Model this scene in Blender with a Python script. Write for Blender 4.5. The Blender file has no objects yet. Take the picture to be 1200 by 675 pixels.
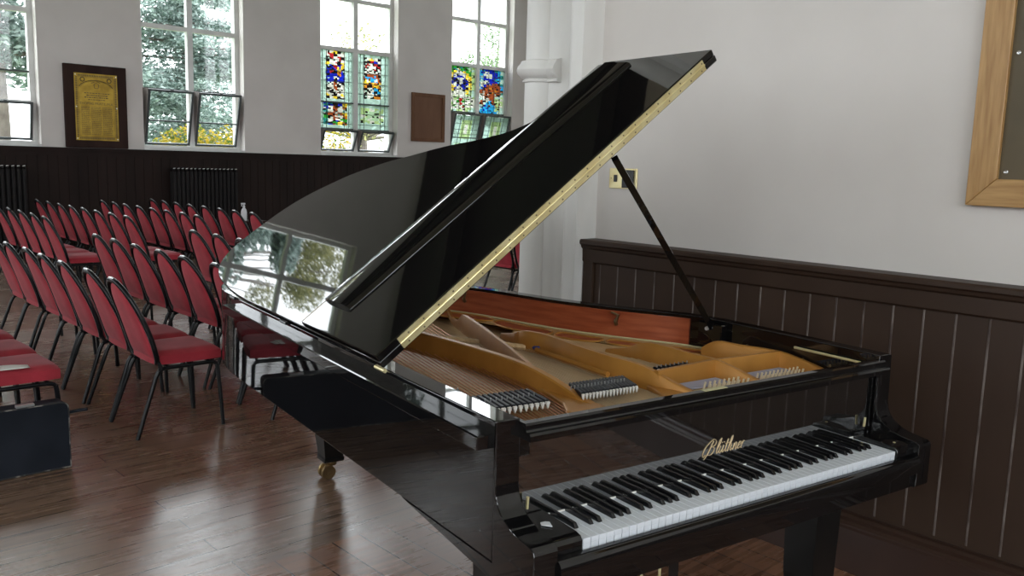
import bpy, math, random
from math import sin, cos, pi, radians, sqrt, atan2
from mathutils import Vector, Matrix
random.seed(7)
C = bpy.context.scene.collection

# ------------------------------------------------------------------ materials
def mat(name, col=(.5,.5,.5), rough=.5, metal=0., coat=0., spec=.5, sheen=0.):
    m = bpy.data.materials.new(name); m.use_nodes = True
    b = m.node_tree.nodes['Principled BSDF']
    b.inputs['Base Color'].default_value = (*col, 1)
    b.inputs['Roughness'].default_value = rough
    b.inputs['Metallic'].default_value = metal
    b.inputs['Coat Weight'].default_value = coat
    b.inputs['Coat Roughness'].default_value = .03
    b.inputs['Specular IOR Level'].default_value = spec
    b.inputs['Sheen Weight'].default_value = sheen
    return m
def N(m, t, **k):
    n = m.node_tree.nodes.new(t)
    for a, v in k.items():
        if a in n.inputs: n.inputs[a].default_value = v
        else: setattr(n, a, v)
    return n
def L(m, a, b): m.node_tree.links.new(a, b)
def bsdf(m): return m.node_tree.nodes['Principled BSDF']
def noise_col(m, c1, c2, scale=5, detail=4, stretch=(1,1,1), lo=.35, hi=.65, coord='Object', bump=0, rough=None):
    tc = N(m, 'ShaderNodeTexCoord'); mp = N(m, 'ShaderNodeMapping'); mp.inputs['Scale'].default_value = stretch
    nz = N(m, 'ShaderNodeTexNoise'); nz.inputs['Scale'].default_value = scale; nz.inputs['Detail'].default_value = detail
    r = N(m, 'ShaderNodeValToRGB'); r.color_ramp.elements[0].position = lo; r.color_ramp.elements[1].position = hi
    r.color_ramp.elements[0].color = (*c1,1); r.color_ramp.elements[1].color = (*c2,1)
    L(m, tc.outputs[coord], mp.inputs['Vector']); L(m, mp.outputs[0], nz.inputs['Vector']); L(m, nz.outputs['Fac'], r.inputs[0])
    L(m, r.outputs[0], bsdf(m).inputs['Base Color'])
    if bump:
        b = N(m, 'ShaderNodeBump'); b.inputs['Strength'].default_value = bump; b.inputs['Distance'].default_value = .01
        L(m, nz.outputs['Fac'], b.inputs['Height']); L(m, b.outputs[0], bsdf(m).inputs['Normal'])
    if rough:
        mr = N(m, 'ShaderNodeMapRange'); mr.inputs['To Min'].default_value = rough[0]; mr.inputs['To Max'].default_value = rough[1]
        L(m, nz.outputs['Fac'], mr.inputs['Value']); L(m, mr.outputs[0], bsdf(m).inputs['Roughness'])
    return m
M = {}
M['piano'] = mat('black_polish', (.0045,.0042,.0045), .025, spec=.5); bsdf(M['piano']).inputs['IOR'].default_value=1.6
tc = N(M['piano'],'ShaderNodeTexCoord'); nz = N(M['piano'],'ShaderNodeTexNoise'); nz.inputs['Scale'].default_value = 2.2; nz.inputs['Detail'].default_value = 1.5
bp = N(M['piano'],'ShaderNodeBump'); bp.inputs['Strength'].default_value = .02; bp.inputs['Distance'].default_value = .02
L(M['piano'], tc.outputs['Object'], nz.inputs['Vector']); L(M['piano'], nz.outputs['Fac'], bp.inputs['Height']); L(M['piano'], bp.outputs[0], bsdf(M['piano']).inputs['Normal'])
M['fall'] = mat('black_mirror_polish', (.004,.004,.004), .03, spec=.5); bsdf(M['fall']).inputs['IOR'].default_value=2.9
M['piano_dull'] = mat('black_satin', (.006,.006,.006), .3, spec=.35)
M['inlay'] = mat('gold_inlay_and_glint', (.65,.5,.3), .4, .6)
M['brass'] = noise_col(mat('brass', (.78,.6,.27), .3, .65), (.72,.6,.3), (.85,.76,.45), 14, rough=(.25,.42))
M['screw'] = mat('screw_steel', (.25,.2,.12), .4, 1.)
M['gold'] = noise_col(mat('gold_lacquer', (.5,.3,.1), .42, .25), (.36,.155,.026), (.46,.21,.04), 6, rough=(.36,.46))
M['gold_sheen'] = noise_col(mat('gold_lacquer_sheen', (.5,.34,.17), .4, .2), (.5,.31,.13), (.6,.4,.19), 9)  # paler gold: reflected light on the flat plate tops is in the colour
M['copper'] = noise_col(mat('copper_winding', (.55,.28,.15), .4, .8), (.5,.2,.09), (.66,.32,.17), 30)
M['steel'] = mat('steel_wire', (.6,.47,.3), .45, .3)
M['soundboard'] = noise_col(mat('spruce', (.42,.26,.13), .45), (.5,.33,.16), (.6,.42,.23), 8, stretch=(14,1,1))
M['mahogany'] = noise_col(mat('mahogany', (.2,.04,.02), .3, coat=.3), (.25,.05,.018), (.36,.09,.035), 6, 6, (1,1,9), rough=(.25,.4))
M['felt_white'] = mat('white_felt', (.78,.76,.72), .9)
M['cloth'] = mat('lavender_cloth', (.36,.36,.45), .9)
M['sticker'] = mat('cream_sticker', (.5,.45,.25), .5)
M['felt_blue'] = mat('blue_felt', (.03,.05,.25), .9)
M['damper'] = mat('damper_black', (.008,.009,.014), .4, spec=.25)
M['pin'] = mat('pin_steel', (.85,.75,.55), .3, .4)
M['bronze'] = noise_col(mat('bronze_caster', (.3,.2,.1), .35, .8), (.2,.13,.06), (.36,.25,.12), 12)
M['ivory'] = mat('key_white', (.72,.75,.8), .22)
M['ebony'] = mat('key_black', (.006,.006,.007), .18)
M['chair_red'] = noise_col(mat('red_fabric', (.4,.02,.035), .85, sheen=.08), (.29,.014,.026), (.38,.022,.038), 9, 5, bump=.05)
M['chair_frame'] = mat('black_tube', (.004,.0045,.006), .28, spec=.3)
M['white_paint'] = noise_col(mat('white_gloss_paint', (.72,.72,.7), .4), (.62,.62,.6), (.76,.76,.74), 3)
M['cheek_shade'] = mat('shaded_cheek_paint', (.3,.27,.25), .6)  # grey-brown puts the shadow on the hopper cheeks into their colour
M['plaster'] = noise_col(mat('cream_plaster', (.7,.67,.63), .8), (.61,.57,.54), (.67,.63,.6), 1.2, 5, bump=.06)
M['pier'] = noise_col(mat('cream_pier_paint', (.7,.68,.63), .55), (.62,.6,.57), (.73,.715,.69), 3.5, 6, stretch=(1,1,.4), bump=.08)
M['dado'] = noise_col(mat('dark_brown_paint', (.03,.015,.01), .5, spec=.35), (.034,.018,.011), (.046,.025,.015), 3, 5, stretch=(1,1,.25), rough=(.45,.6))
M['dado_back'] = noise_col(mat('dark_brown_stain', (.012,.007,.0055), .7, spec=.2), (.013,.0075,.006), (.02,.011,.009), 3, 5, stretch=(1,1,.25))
M['bead'] = noise_col(mat('bead_glint_paint', (.1,.08,.07), .4), (.04,.025,.02), (.17,.14,.125), 7, 4, stretch=(1,1,1))  # lighter tone paints in light glancing along the beads, broken up like wear
M['skirt'] = noise_col(mat('skirting_paint', (.025,.012,.009), .35), (.034,.017,.012), (.048,.025,.018), 3)
def flecks(m, col, thr=.78, scale=16, stretch=(1,1,1)):
    tc = N(m,'ShaderNodeTexCoord'); mp = N(m,'ShaderNodeMapping'); mp.inputs['Scale'].default_value = stretch
    nz = N(m,'ShaderNodeTexNoise'); nz.inputs['Scale'].default_value = scale; nz.inputs['Detail'].default_value = 3
    r = N(m,'ShaderNodeValToRGB'); r.color_ramp.elements[0].position = thr; r.color_ramp.elements[1].position = thr+.015
    mx = N(m,'ShaderNodeMix', data_type='RGBA'); b = bsdf(m)
    old = b.inputs['Base Color'].links[0].from_socket
    L(m, tc.outputs['Object'], mp.inputs[0]); L(m, mp.outputs[0], nz.inputs[0]); L(m, nz.outputs['Fac'], r.inputs[0]); L(m, r.outputs[0], mx.inputs['Factor'])
    L(m, old, mx.inputs['A']); mx.inputs['B'].default_value = (*col,1); L(m, mx.outputs['Result'], b.inputs['Base Color'])
flecks(M['skirt'], (.5,.46,.42), .735, 13, (1,.35,1)); flecks(M['dado'], (.25,.2,.17), .76, 11)
M['dark_wood'] = noise_col(mat('dark_plaque_wood', (.03,.015,.012), .6, spec=.12), (.022,.01,.008), (.036,.018,.014), 5, stretch=(1,1,.2))
M['oak'] = noise_col(mat('pine_frame', (.45,.26,.1), .4, coat=.2), (.30,.15,.045), (.46,.27,.1), 9, 6, (7,7,.6), .3, .7)
M['oak_h'] = noise_col(mat('pine_frame_rail', (.45,.26,.1), .4, coat=.2), (.30,.15,.045), (.46,.27,.1), 9, 6, (7,.6,7), .3, .7)
M['board'] = noise_col(mat('olive_board', (.09,.065,.03), .5), (.075,.055,.025), (.11,.08,.04), 2)
M['brown_frame'] = noise_col(mat('mid_brown_wood', (.16,.075,.04), .6, spec=.12), (.12,.055,.03), (.17,.085,.045), 5, stretch=(1,1,.2))
M['brown_panel'] = noise_col(mat('brown_panel', (.2,.1,.06), .6, spec=.12), (.15,.075,.045), (.19,.1,.06), 5, stretch=(1,1,.2))
M['gilt'] = noise_col(mat('aged_gilt_plate', (.5,.33,.06), .38, .7), (.25,.155,.02), (.38,.25,.035), 8)
M['engrave'] = mat('engraved_black', (.05,.03,.012), .6)
M['radiator'] = mat('dark_radiator_paint', (.008,.006,.006), .55, spec=.2)
M['chrome'] = mat('worn_silver', (.6,.6,.6), .3, .8)
M['case'] = noise_col(mat('worn_black_case', (.015,.017,.022), .5, spec=.15), (.007,.009,.014), (.015,.018,.026), 4, rough=(.5,.7))
M['case_edge'] = noise_col(mat('scuffed_case_edge', (.1,.09,.08), .6), (.015,.015,.016), (.22,.2,.18), 22, lo=.5, hi=.62)
M['paper'] = mat('paper', (.75,.74,.7), .8)
M['plastic_white'] = mat('white_plastic', (.7,.72,.75), .4)
M['black_plastic'] = mat('black_plastic', (.01,.01,.01), .3)
M['timber'] = noise_col(mat('dark_ceiling_boards', (.02,.012,.008), .6), (.012,.008,.006), (.022,.014,.01), 3, stretch=(1,6,1))
M['ceil_plaster'] = noise_col(mat('ceiling_plaster', (.5,.42,.35), .8), (.6,.52,.44), (.68,.6,.52), 1.5)
M['bark'] = noise_col(mat('bark', (.16,.13,.11), .9), (.11,.09,.08), (.2,.17,.15), 4, bump=.3)
M['grass'] = noise_col(mat('lawn', (.12,.2,.06), .9), (.09,.15,.05), (.16,.24,.08), 2)
def leafmat(name, c1, c2):
    m = mat(name, c1, .7); noise_col(m, c1, c2, 6, 3, lo=.42, hi=.58)
    b = bsdf(m); r = b.inputs['Base Color'].links[0].from_socket
    tr = N(m,'ShaderNodeBsdfTranslucent'); L(m, r, tr.inputs['Color']); ms = N(m,'ShaderNodeMixShader'); ms.inputs[0].default_value = .4
    o = m.node_tree.nodes['Material Output']; L(m, b.outputs[0], ms.inputs[1]); L(m, tr.outputs[0], ms.inputs[2]); L(m, ms.outputs[0], o.inputs[0]); return m
M['cedar'] = leafmat('blue_green_needles', (.09,.14,.12), (.36,.44,.41))
M['green'] = leafmat('green_leaves', (.05,.1,.03), (.15,.25,.09))
M['pale_leaf'] = leafmat('pale_yellow_green_leaves', (.14,.16,.07), (.4,.38,.17))
M['yellow'] = leafmat('yellow_leaves', (.07,.13,.02), (.5,.34,.02))
def glassmat(name, col, gloss=.05):
    m = bpy.data.materials.new(name); m.use_nodes = True; nt = m.node_tree; nt.nodes.clear()
    o = nt.nodes.new('ShaderNodeOutputMaterial'); t = nt.nodes.new('ShaderNodeBsdfTransparent'); g = nt.nodes.new('ShaderNodeBsdfGlossy'); x = nt.nodes.new('ShaderNodeMixShader')
    t.inputs[0].default_value = (*col,1); g.inputs['Roughness'].default_value = .02; x.inputs[0].default_value = gloss
    nt.links.new(t.outputs[0], x.inputs[1]); nt.links.new(g.outputs[0], x.inputs[2]); nt.links.new(x.outputs[0], o.inputs[0]); return m
def stainmat(name, col):
    m = bpy.data.materials.new(name); m.use_nodes = True; nt = m.node_tree; nt.nodes.clear()
    o = nt.nodes.new('ShaderNodeOutputMaterial'); t = nt.nodes.new('ShaderNodeBsdfTransparent'); g = nt.nodes.new('ShaderNodeBsdfTranslucent'); x = nt.nodes.new('ShaderNodeMixShader')
    t.inputs[0].default_value = (*col,1); g.inputs['Color'].default_value = (*[min(1,q*1.3) for q in col],1); x.inputs[0].default_value = .7
    nt.links.new(t.outputs[0], x.inputs[1]); nt.links.new(g.outputs[0], x.inputs[2]); nt.links.new(x.outputs[0], o.inputs[0]); return m
M['glass'] = glassmat('window_glass', (.95,.97,.97))
SG = {'.':(.55,.78,.68),'w':(.85,.85,.75),'y':(.8,.55,.04),'o':(.5,.17,.02),'r':(.33,.02,.02),'b':(.01,.02,.38),'c':(.02,.3,.6),'t':(.03,.22,.2),'g':(.03,.26,.03),'k':(.012,.01,.01),'n':(.28,.06,.02),'l':(.5,.7,.3),'p':(.55,.8,.5)}
for k, v in SG.items():
    v=tuple(q*(.27 if k in '.wlp' else .38) for q in v)
    M['sg_'+k] = stainmat('stained_'+{'.':'pale','w':'white','y':'yellow','o':'amber','r':'ruby','b':'blue','c':'azure','t':'teal','g':'green','k':'lead_black','n':'russet','l':'lime','p':'mint'}[k], v)
M['lead'] = mat('lead_came', (.06,.07,.07), .5)

def floor_mat(name, rot):
    m = mat(name, (.1,.05,.03), .3, spec=.5); b = bsdf(m); b.inputs['IOR'].default_value=1.9
    tc = N(m,'ShaderNodeTexCoord'); mp = N(m,'ShaderNodeMapping'); mp.inputs['Rotation'].default_value = (0,0,rot)
    br = N(m,'ShaderNodeTexBrick'); br.offset = .37; br.inputs['Scale'].default_value = 1
    br.inputs['Brick Width'].default_value = 2.6; br.inputs['Row Height'].default_value = .13; br.inputs['Mortar Size'].default_value = .0032; br.inputs['Mortar Smooth'].default_value = .3
    c1_,c2_=((.205,.13,.09,1),(.165,.10,.067,1)) if rot==0 else ((.26,.125,.07,1),(.17,.08,.045,1)); br.inputs['Color1'].default_value=c1_; br.inputs['Color2'].default_value=c2_; br.inputs['Mortar'].default_value = (.012,.008,.006,1)
    mp2 = N(m,'ShaderNodeMapping'); mp2.inputs['Rotation'].default_value = (0,0,rot); mp2.inputs['Scale'].default_value = (1.2,16,1)
    n1 = N(m,'ShaderNodeTexNoise'); n1.inputs['Scale'].default_value = 2.5; n1.inputs['Detail'].default_value = 7
    n2 = N(m,'ShaderNodeTexNoise'); n2.inputs['Scale'].default_value = 1.7; n2.inputs['Detail'].default_value = 6
    L(m, tc.outputs['Object'], mp.inputs[0]); L(m, tc.outputs['Object'], mp2.inputs[0]); L(m, mp.outputs[0], br.inputs['Vector']); L(m, mp2.outputs[0], n1.inputs['Vector']); L(m, tc.outputs['Object'], n2.inputs['Vector'])
    mx = N(m,'ShaderNodeMix', data_type='RGBA', blend_type='MULTIPLY'); mx.inputs['Factor'].default_value = .75
    r = N(m,'ShaderNodeValToRGB'); r.color_ramp.elements[0].position=.3; r.color_ramp.elements[1].position=.7; r.color_ramp.elements[0].color=(.5,.48,.46,1); r.color_ramp.elements[1].color=(1.35,1.3,1.25,1)
    L(m, n1.outputs['Fac'], r.inputs[0]); L(m, br.outputs['Color'], mx.inputs['A']); L(m, r.outputs[0], mx.inputs['B']); L(m, mx.outputs['Result'], b.inputs['Base Color'])
    ad = N(m,'ShaderNodeMath', operation='MULTIPLY_ADD'); L(m, n1.outputs['Fac'], ad.inputs[0]); ad.inputs[1].default_value = .5
    L(m, n2.outputs['Fac'], ad.inputs[2])
    mr = N(m,'ShaderNodeMapRange'); mr.inputs['From Min'].default_value=.5; mr.inputs['From Max'].default_value=1.0; mr.inputs['To Min'].default_value=.2; mr.inputs['To Max'].default_value=.34
    L(m, ad.outputs[0], mr.inputs['Value']); L(m, mr.outputs[0], b.inputs['Roughness'])
    bu = N(m,'ShaderNodeBump'); bu.inputs['Strength'].default_value=.06; bu.inputs['Distance'].default_value=.004
    sb = N(m,'ShaderNodeMath', operation='SUBTRACT'); sb.inputs[0].default_value=.5; L(m, br.outputs['Fac'], sb.inputs[1]); L(m, sb.outputs[0], bu.inputs['Height']); L(m, bu.outputs[0], b.inputs['Normal'])
    return m
M['floor_x'] = floor_mat('floorboards_along_hall', 0)
M['floor_y'] = floor_mat('floorboards_by_wall', pi/2)

# ------------------------------------------------------------------ mesh helper
class MB:
    def __init__(s): s.v=[]; s.f=[]; s.m=[]; s.mi=0
    def add(s, vs, fs):
        o=len(s.v); s.v += [tuple(p) for p in vs]; s.f += [tuple(i+o for i in f) for f in fs]; s.m += [s.mi]*len(fs); return s
    def box(s, x0,x1,y0,y1,z0,z1, T=None):
        vs=[(x,y,z) for z in (z0,z1) for y in (y0,y1) for x in (x0,x1)]
        if T: vs=[T(Vector(p)) for p in vs]
        return s.add(vs,[(0,2,3,1),(4,5,7,6),(0,1,5,4),(2,6,7,3),(0,4,6,2),(1,3,7,5)])
    def bbox(s, x0,x1,y0,y1,z0,z1,b=.004,T=None):     # box with chamfered edges
        P=[(x0,x1),(y0,y1),(z0,z1)]; vs=[]; idx={}
        for i in (0,1):
            for j in (0,1):
                for k in (0,1):
                    c=(P[0][i],P[1][j],P[2][k]); d=(b*(1-2*i),b*(1-2*j),b*(1-2*k))
                    for a in range(3):
                        p=[c[q]+(d[q] if q!=a else 0) for q in range(3)]
                        idx[(i,j,k,a)]=len(vs); vs.append(tuple(p))
        fs=[]
        def q(*ks): fs.append(tuple(idx[k] for k in ks))
        for a in range(3):
            o=[t for t in range(3) if t!=a]
            for e in (0,1):
                ring=[(0,0),(1,0),(1,1),(0,1)]; ks=[]
                for (m_,n_) in ring:
                    t=[0,0,0]; t[a]=e; t[o[0]]=m_; t[o[1]]=n_; ks.append((t[0],t[1],t[2],a))
                q(*ks)
            for m_ in (0,1):
                for n_ in (0,1):
                    t0=[0,0,0]; t0[o[0]]=m_; t0[o[1]]=n_; t1=list(t0); t1[a]=1
                    q((*t0,o[0]),(*t0,o[1]),(*t1,o[1]),(*t1,o[0]))
        for i in (0,1):
            for j in (0,1):
                for k in (0,1): q((i,j,k,0),(i,j,k,1),(i,j,k,2))
        if T: vs=[T(Vector(p)) for p in vs]
        return s.add(vs,fs)
    def prism(s, poly, a0, a1, axis='z', T=None):
        n=len(poly)
        def P(p,a):
            if axis=='z': return (p[0],p[1],a)
            if axis=='x': return (a,p[0],p[1])
            return (p[0],a,p[1])
        vs=[P(p,a0) for p in poly]+[P(p,a1) for p in poly]
        if T: vs=[T(Vector(p)) for p in vs]
        return s.add(vs,[tuple(reversed(range(n))),tuple(range(n,2*n))]+[(i,(i+1)%n,n+(i+1)%n,n+i) for i in range(n)])
    def tube(s, pts, r, n=8, caps=True, rb=None):
        pts=[Vector(p) for p in pts]; m=len(pts); rings=[]; up=None
        for i,p in enumerate(pts):
            d=(pts[min(i+1,m-1)]-pts[max(i-1,0)]).normalized()
            if up is None:
                up=Vector((0,0,1)) if abs(d.z)<.9 else Vector((1,0,0))
            a=d.cross(up).normalized(); b=a.cross(d).normalized(); up=b
            rr=r[i] if isinstance(r,(list,tuple)) else r
            k=rb/rr if rb else 1
            rings.append([p+(a*cos(2*pi*t/n)+b*sin(2*pi*t/n)*k)*rr for t in range(n)])
        vs=[q for R in rings for q in R]; fs=[]
        for i in range(m-1):
            for t in range(n): fs.append((i*n+t,i*n+(t+1)%n,(i+1)*n+(t+1)%n,(i+1)*n+t))
        if caps: fs+= [tuple(reversed(range(n))),tuple((m-1)*n+t for t in range(n))]
        return s.add(vs,fs)
    def lathe(s, prof, c=(0,0,0), n=24, T=None, a0=0, a1=2*pi):
        full=abs(a1-a0-2*pi)<1e-6; k=n if full else n+1; vs=[]
        for (r,z) in prof:
            for t in range(k):
                a=a0+(a1-a0)*t/n; vs.append((c[0]+r*cos(a),c[1]+r*sin(a),c[2]+z))
        if T: vs=[T(Vector(p)) for p in vs]
        fs=[]
        for i in range(len(prof)-1):
            for t in range(n):
                u=(t+1)%k; fs.append((i*k+t,i*k+u,(i+1)*k+u,(i+1)*k+t))
        s.add(vs,fs)
        if full and prof[0][0]>1e-5: s.add([vs[t] for t in range(n)],[tuple(reversed(range(n)))])
        if full and prof[-1][0]>1e-5: s.add([vs[(len(prof)-1)*k+t] for t in range(n)],[tuple(range(n))])
        return s
    def disc(s, c, r, nrm, h=.002, n=10):
        c=Vector(c); nrm=Vector(nrm).normalized(); return s.tube([c,c+nrm*h],r,n)
    def build(s, name, m, parent=None, smooth=True, angle=35, bevel=0):
        me=bpy.data.meshes.new(name); me.from_pydata(s.v,[],s.f)
        for x in (m if isinstance(m,(list,tuple)) else [m]): me.materials.append(M[x] if isinstance(x,str) else x)
        if isinstance(m,(list,tuple)): me.polygons.foreach_set('material_index', s.m)
        import bmesh
        b=bmesh.new(); b.from_mesh(me); bmesh.ops.recalc_face_normals(b, faces=b.faces); b.to_mesh(me); b.free()
        if smooth:
            me.polygons.foreach_set('use_smooth',[True]*len(me.polygons)); me.set_sharp_from_angle(angle=radians(angle))
        me.update(); o=bpy.data.objects.new(name,me); C.objects.link(o)
        if parent: o.parent=parent
        if bevel:
            d=o.modifiers.new('bevel','BEVEL'); d.width=bevel; d.segments=2; d.limit_method='ANGLE'; d.angle_limit=radians(40)
        return o
def empty(name, loc=(0,0,0), rz=0):
    o=bpy.data.objects.new(name,None); o.location=loc; o.rotation_euler=(0,0,rz); o.empty_display_size=.1; C.objects.link(o); return o
def tag(o,label=None,cat=None,group=None,kind=None):
    if label: o['label']=label
    if cat: o['category']=cat
    if group: o['group']=group
    if kind: o['kind']=kind
    return o
def struct(o): o['kind']='structure'; return o
def catmull(pts, n=6, closed=False):
    out=[]; m=len(pts)
    rng=range(m if closed else m-1)
    for i in rng:
        g=lambda k: Vector(pts[k%m]) if closed else Vector(pts[min(max(k,0),m-1)])
        a,b,c,d=g(i-1),g(i),g(i+1),g(i+2)
        for t in range(n):
            u=t/n; out.append(.5*((2*b)+(c-a)*u+(2*a-5*b+4*c-d)*u*u+(3*b-a-3*c+d)*u**3))
    if not closed: out.append(Vector(pts[-1]))
    return out
def offset(poly, d):
    out=[]; n=len(poly)
    for i in range(n):
        a=poly[max(i-1,0)]; b=poly[min(i+1,n-1)]; t=(Vector(b)-Vector(a)).normalized()
        out.append(Vector((poly[i][0]-t.y*d, poly[i][1]+t.x*d)))
    return out

# ------------------------------------------------------------------ room shell
YB=12.8; XL=-8.; XR2=13.; YF=-7.; ZC=7.6; XW=1.95; YW=1.73
SILL=1.6; WW=1.68; WH=4.95
WX=[-5.0,-1.85,1.43,4.575,7.72,10.72]          # window centres on the back wall; first two unseen, added for light
fl=MB(); fl.add([(XL-.4,YF,0),(XR2,YF,0),(XR2,1.72,0),(XL-.4,1.72,0)],[(0,1,2,3)]); fl.mi=1
fl.add([(XL-.4,1.72,0),(XR2,1.72,0),(XR2,YB+.4,0),(XL-.4,YB+.4,0)],[(0,1,2,3)])
fl.mi=0; fl.add([(XL-.4,YF,-.1),(XR2,YF,-.1),(XR2,YB+.4,-.1),(XL-.4,YB+.4,-.1)],[(3,2,1,0)])
struct(fl.build('floor',['floor_y','floor_x'],smooth=False))
w=MB(); T0=SILL+WH
w.box(XL,XR2,YB,YB+.45,0,SILL-.02); w.box(XL,XR2,YB,YB+.45,T0,ZC)
ed=[XL]+[e for c in WX for e in (c-WW/2,c+WW/2)]+[XR2]
for i in range(0,len(ed),2): w.box(ed[i],ed[i+1],YB,YB+.45,SILL-.02,T0)
struct(w.build('wall_back','plaster',smooth=False))
w=MB(); LY=[-4.6,-1.4,1.8,5.0,8.2,11.0]
w.box(XL-.45,XL,YF,YB+.45,0,SILL-.02); w.box(XL-.45,XL,YF,YB+.45,T0,ZC)
ed=[YF]+[e for c in LY for e in (c-.8,c+.8)]+[YB+.45]
for i in range(0,len(ed),2): w.box(XL-.45,XL,ed[i],ed[i+1],SILL-.02,T0)
struct(w.build('wall_left','plaster',smooth=False))
struct(MB().box(XW,XW+.5,YF,YW,0,ZC).build('wall_right','plaster',smooth=False))
FILL_FX=[-6.2,-3.3,-.4]; FW=2.2  # unseen windows behind the camera, added to brighten the interior
w=MB(); w.box(XL-.45,XW+.5,YF-.45,YF,0,SILL-.02); w.box(XL-.45,XW+.5,YF-.45,YF,T0,ZC)
ed=[XL-.45]+[e for c in FILL_FX for e in (c-FW/2,c+FW/2)]+[XW+.5]
for i in range(0,len(ed),2): w.box(ed[i],ed[i+1],YF-.45,YF,SILL-.02,T0)
struct(w.build('wall_front','plaster',smooth=False))
FILL_RY=[4.2,7.4,10.6]; FILL_SX=[4.4,7.4,10.4]; SW=.95  # unseen far-right and side-aisle windows, added to light the back wall
w=MB(); w.box(XR2,XR2+.45,YW-.6,YB+.45,0,SILL-.02); w.box(XR2,XR2+.45,YW-.6,YB+.45,T0,ZC)
ed=[YW-.6]+[e for c in FILL_RY for e in (c-SW/2,c+SW/2)]+[YB+.45]
for i in range(0,len(ed),2): w.box(XR2,XR2+.45,ed[i],ed[i+1],SILL-.02,T0)
struct(w.build('wall_far_right','plaster',smooth=False))
ys0,ys1=YW-.75,YW-.3
w=MB(); w.box(XW+.5,XR2,ys0,ys1,0,SILL-.02); w.box(XW+.5,XR2,ys0,ys1,T0,ZC)
ed=[XW+.5]+[e for c in FILL_SX for e in (c-SW/2,c+SW/2)]+[XR2]
for i in range(0,len(ed),2): w.box(ed[i],ed[i+1],ys0,ys1,SILL-.02,T0)
struct(w.build('wall_side_aisle','plaster',smooth=False))
ce=MB(); ce.box(XL-.45,XR2+.3,YF-.3,YB+.45,ZC,ZC+.2)
struct(ce.build('ceiling','timber',smooth=False))
cp=MB(); cp.box(-7.8,XW-.2,YF+.2,6.3,ZC-.05,ZC-.002); cp.box(XW+.7,12.8,2,6.9,ZC-.05,ZC-.002)
struct(cp.build('trim_1','ceil_plaster',smooth=False))
cb=MB()
for y in (-4,0,4.0,7.6,11.0): cb.box(XL,XR2,y-.13,y+.13,ZC-.34,ZC-.06)
struct(cb.build('trim_2','timber',smooth=False))

# dado panelling, right wall
d=MB(); d.box(1.872,1.95,YF,1.72,0,1.13)
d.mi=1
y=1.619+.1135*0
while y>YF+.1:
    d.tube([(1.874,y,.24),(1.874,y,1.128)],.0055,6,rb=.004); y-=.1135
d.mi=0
d.box(1.858,1.873,1.66,1.722,0,1.13)
# cap mouldings (profile in x,z swept along y)
prof=[(1.95,1.2),(1.838,1.2),(1.832,1.193),(1.832,1.178),(1.842,1.17),(1.846,1.158),(1.856,1.15),(1.858,1.09),(1.866,1.082),(1.873,1.08),(1.95,1.08)]
d.prism(prof,YF,1.73,'y')
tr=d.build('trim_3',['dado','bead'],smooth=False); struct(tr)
b=MB(); prof=[(1.872,0),(1.82,0),(1.82,.175),(1.826,.183),(1.826,.19),(1.838,.2),(1.836,.215),(1.846,.224),(1.86,.228),(1.872,.228)]
b.prism(prof,YF,1.72,'y'); struct(b.build('baseboard_right','skirt',smooth=False))
# back dado
d=MB(); d.box(XL,XR2,12.735,YB,0,SILL-.055); x=XL+.05
d.box(XL,XR2,12.69,YB,SILL-.055,SILL-.005); d.box(XL,XR2,12.715,12.736,SILL-.13,SILL-.055); d.box(XL,XR2,12.71,12.74,0,.22)
while x<XR2: 
    d.box(x,x+.125,12.729,12.7352,.2,SILL-.13); x+=.137
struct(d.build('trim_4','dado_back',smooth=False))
d=MB(); d.box(XL,XL+.06,YF,YB-.1,0,SILL-.03); struct(d.build('trim_5','dado_back',smooth=False))

# compound pier at the end of the right wall
def arc(cx,cy,r,a0,a1,n): return [(cx+r*cos(a0+(a1-a0)*i/n),cy+r*sin(a0+(a1-a0)*i/n)) for i in range(n+1)]
PX=1.80
pl=[(2.45,1.73),(PX,1.73),(PX-.0,1.75)]+[(PX+.0,1.765)]+arc(PX+.03,1.80,.032,radians(200),radians(110),8)
pl+=[(PX+.025,1.84),(1.90,1.86),(1.945,1.90),(1.965,1.96),(1.965,2.06),(1.95,2.09),(1.95,2.12),(2.45,2.12)]
p=MB(); p.prism(pl,0,ZC,'z')
cx,cy,cr=1.965,2.19,.082
p.lathe([(cr,0),(cr,2.0)],(cx,cy,0),28); p.lathe([(cr*.97,2.1),(cr*.97,ZC)],(cx,cy,0),28); p.box(cx,2.45,2.1,2.25,0,ZC)
ring=[(cr,2.0),(cr+.012,2.003),(cr+.014,2.012),(cr+.006,2.018),(cr+.022,2.026),(cr+.04,2.045),(cr+.046,2.065),(cr+.04,2.085),(cr+.026,2.1),(cr+.022,2.112),(cr-.01,2.122)]
p.lathe(ring,(cx,cy,0),32)
prof=[(cx,2.0)]+[(cx-(r-cr)-.02,z) for r,z in ring]+[(cx,2.122)]
p.prism([(q[0],q[1]) for q in prof],2.03,cy,'y')
struct(p.build('trim_6','pier',smooth=True,angle=30))

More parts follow.
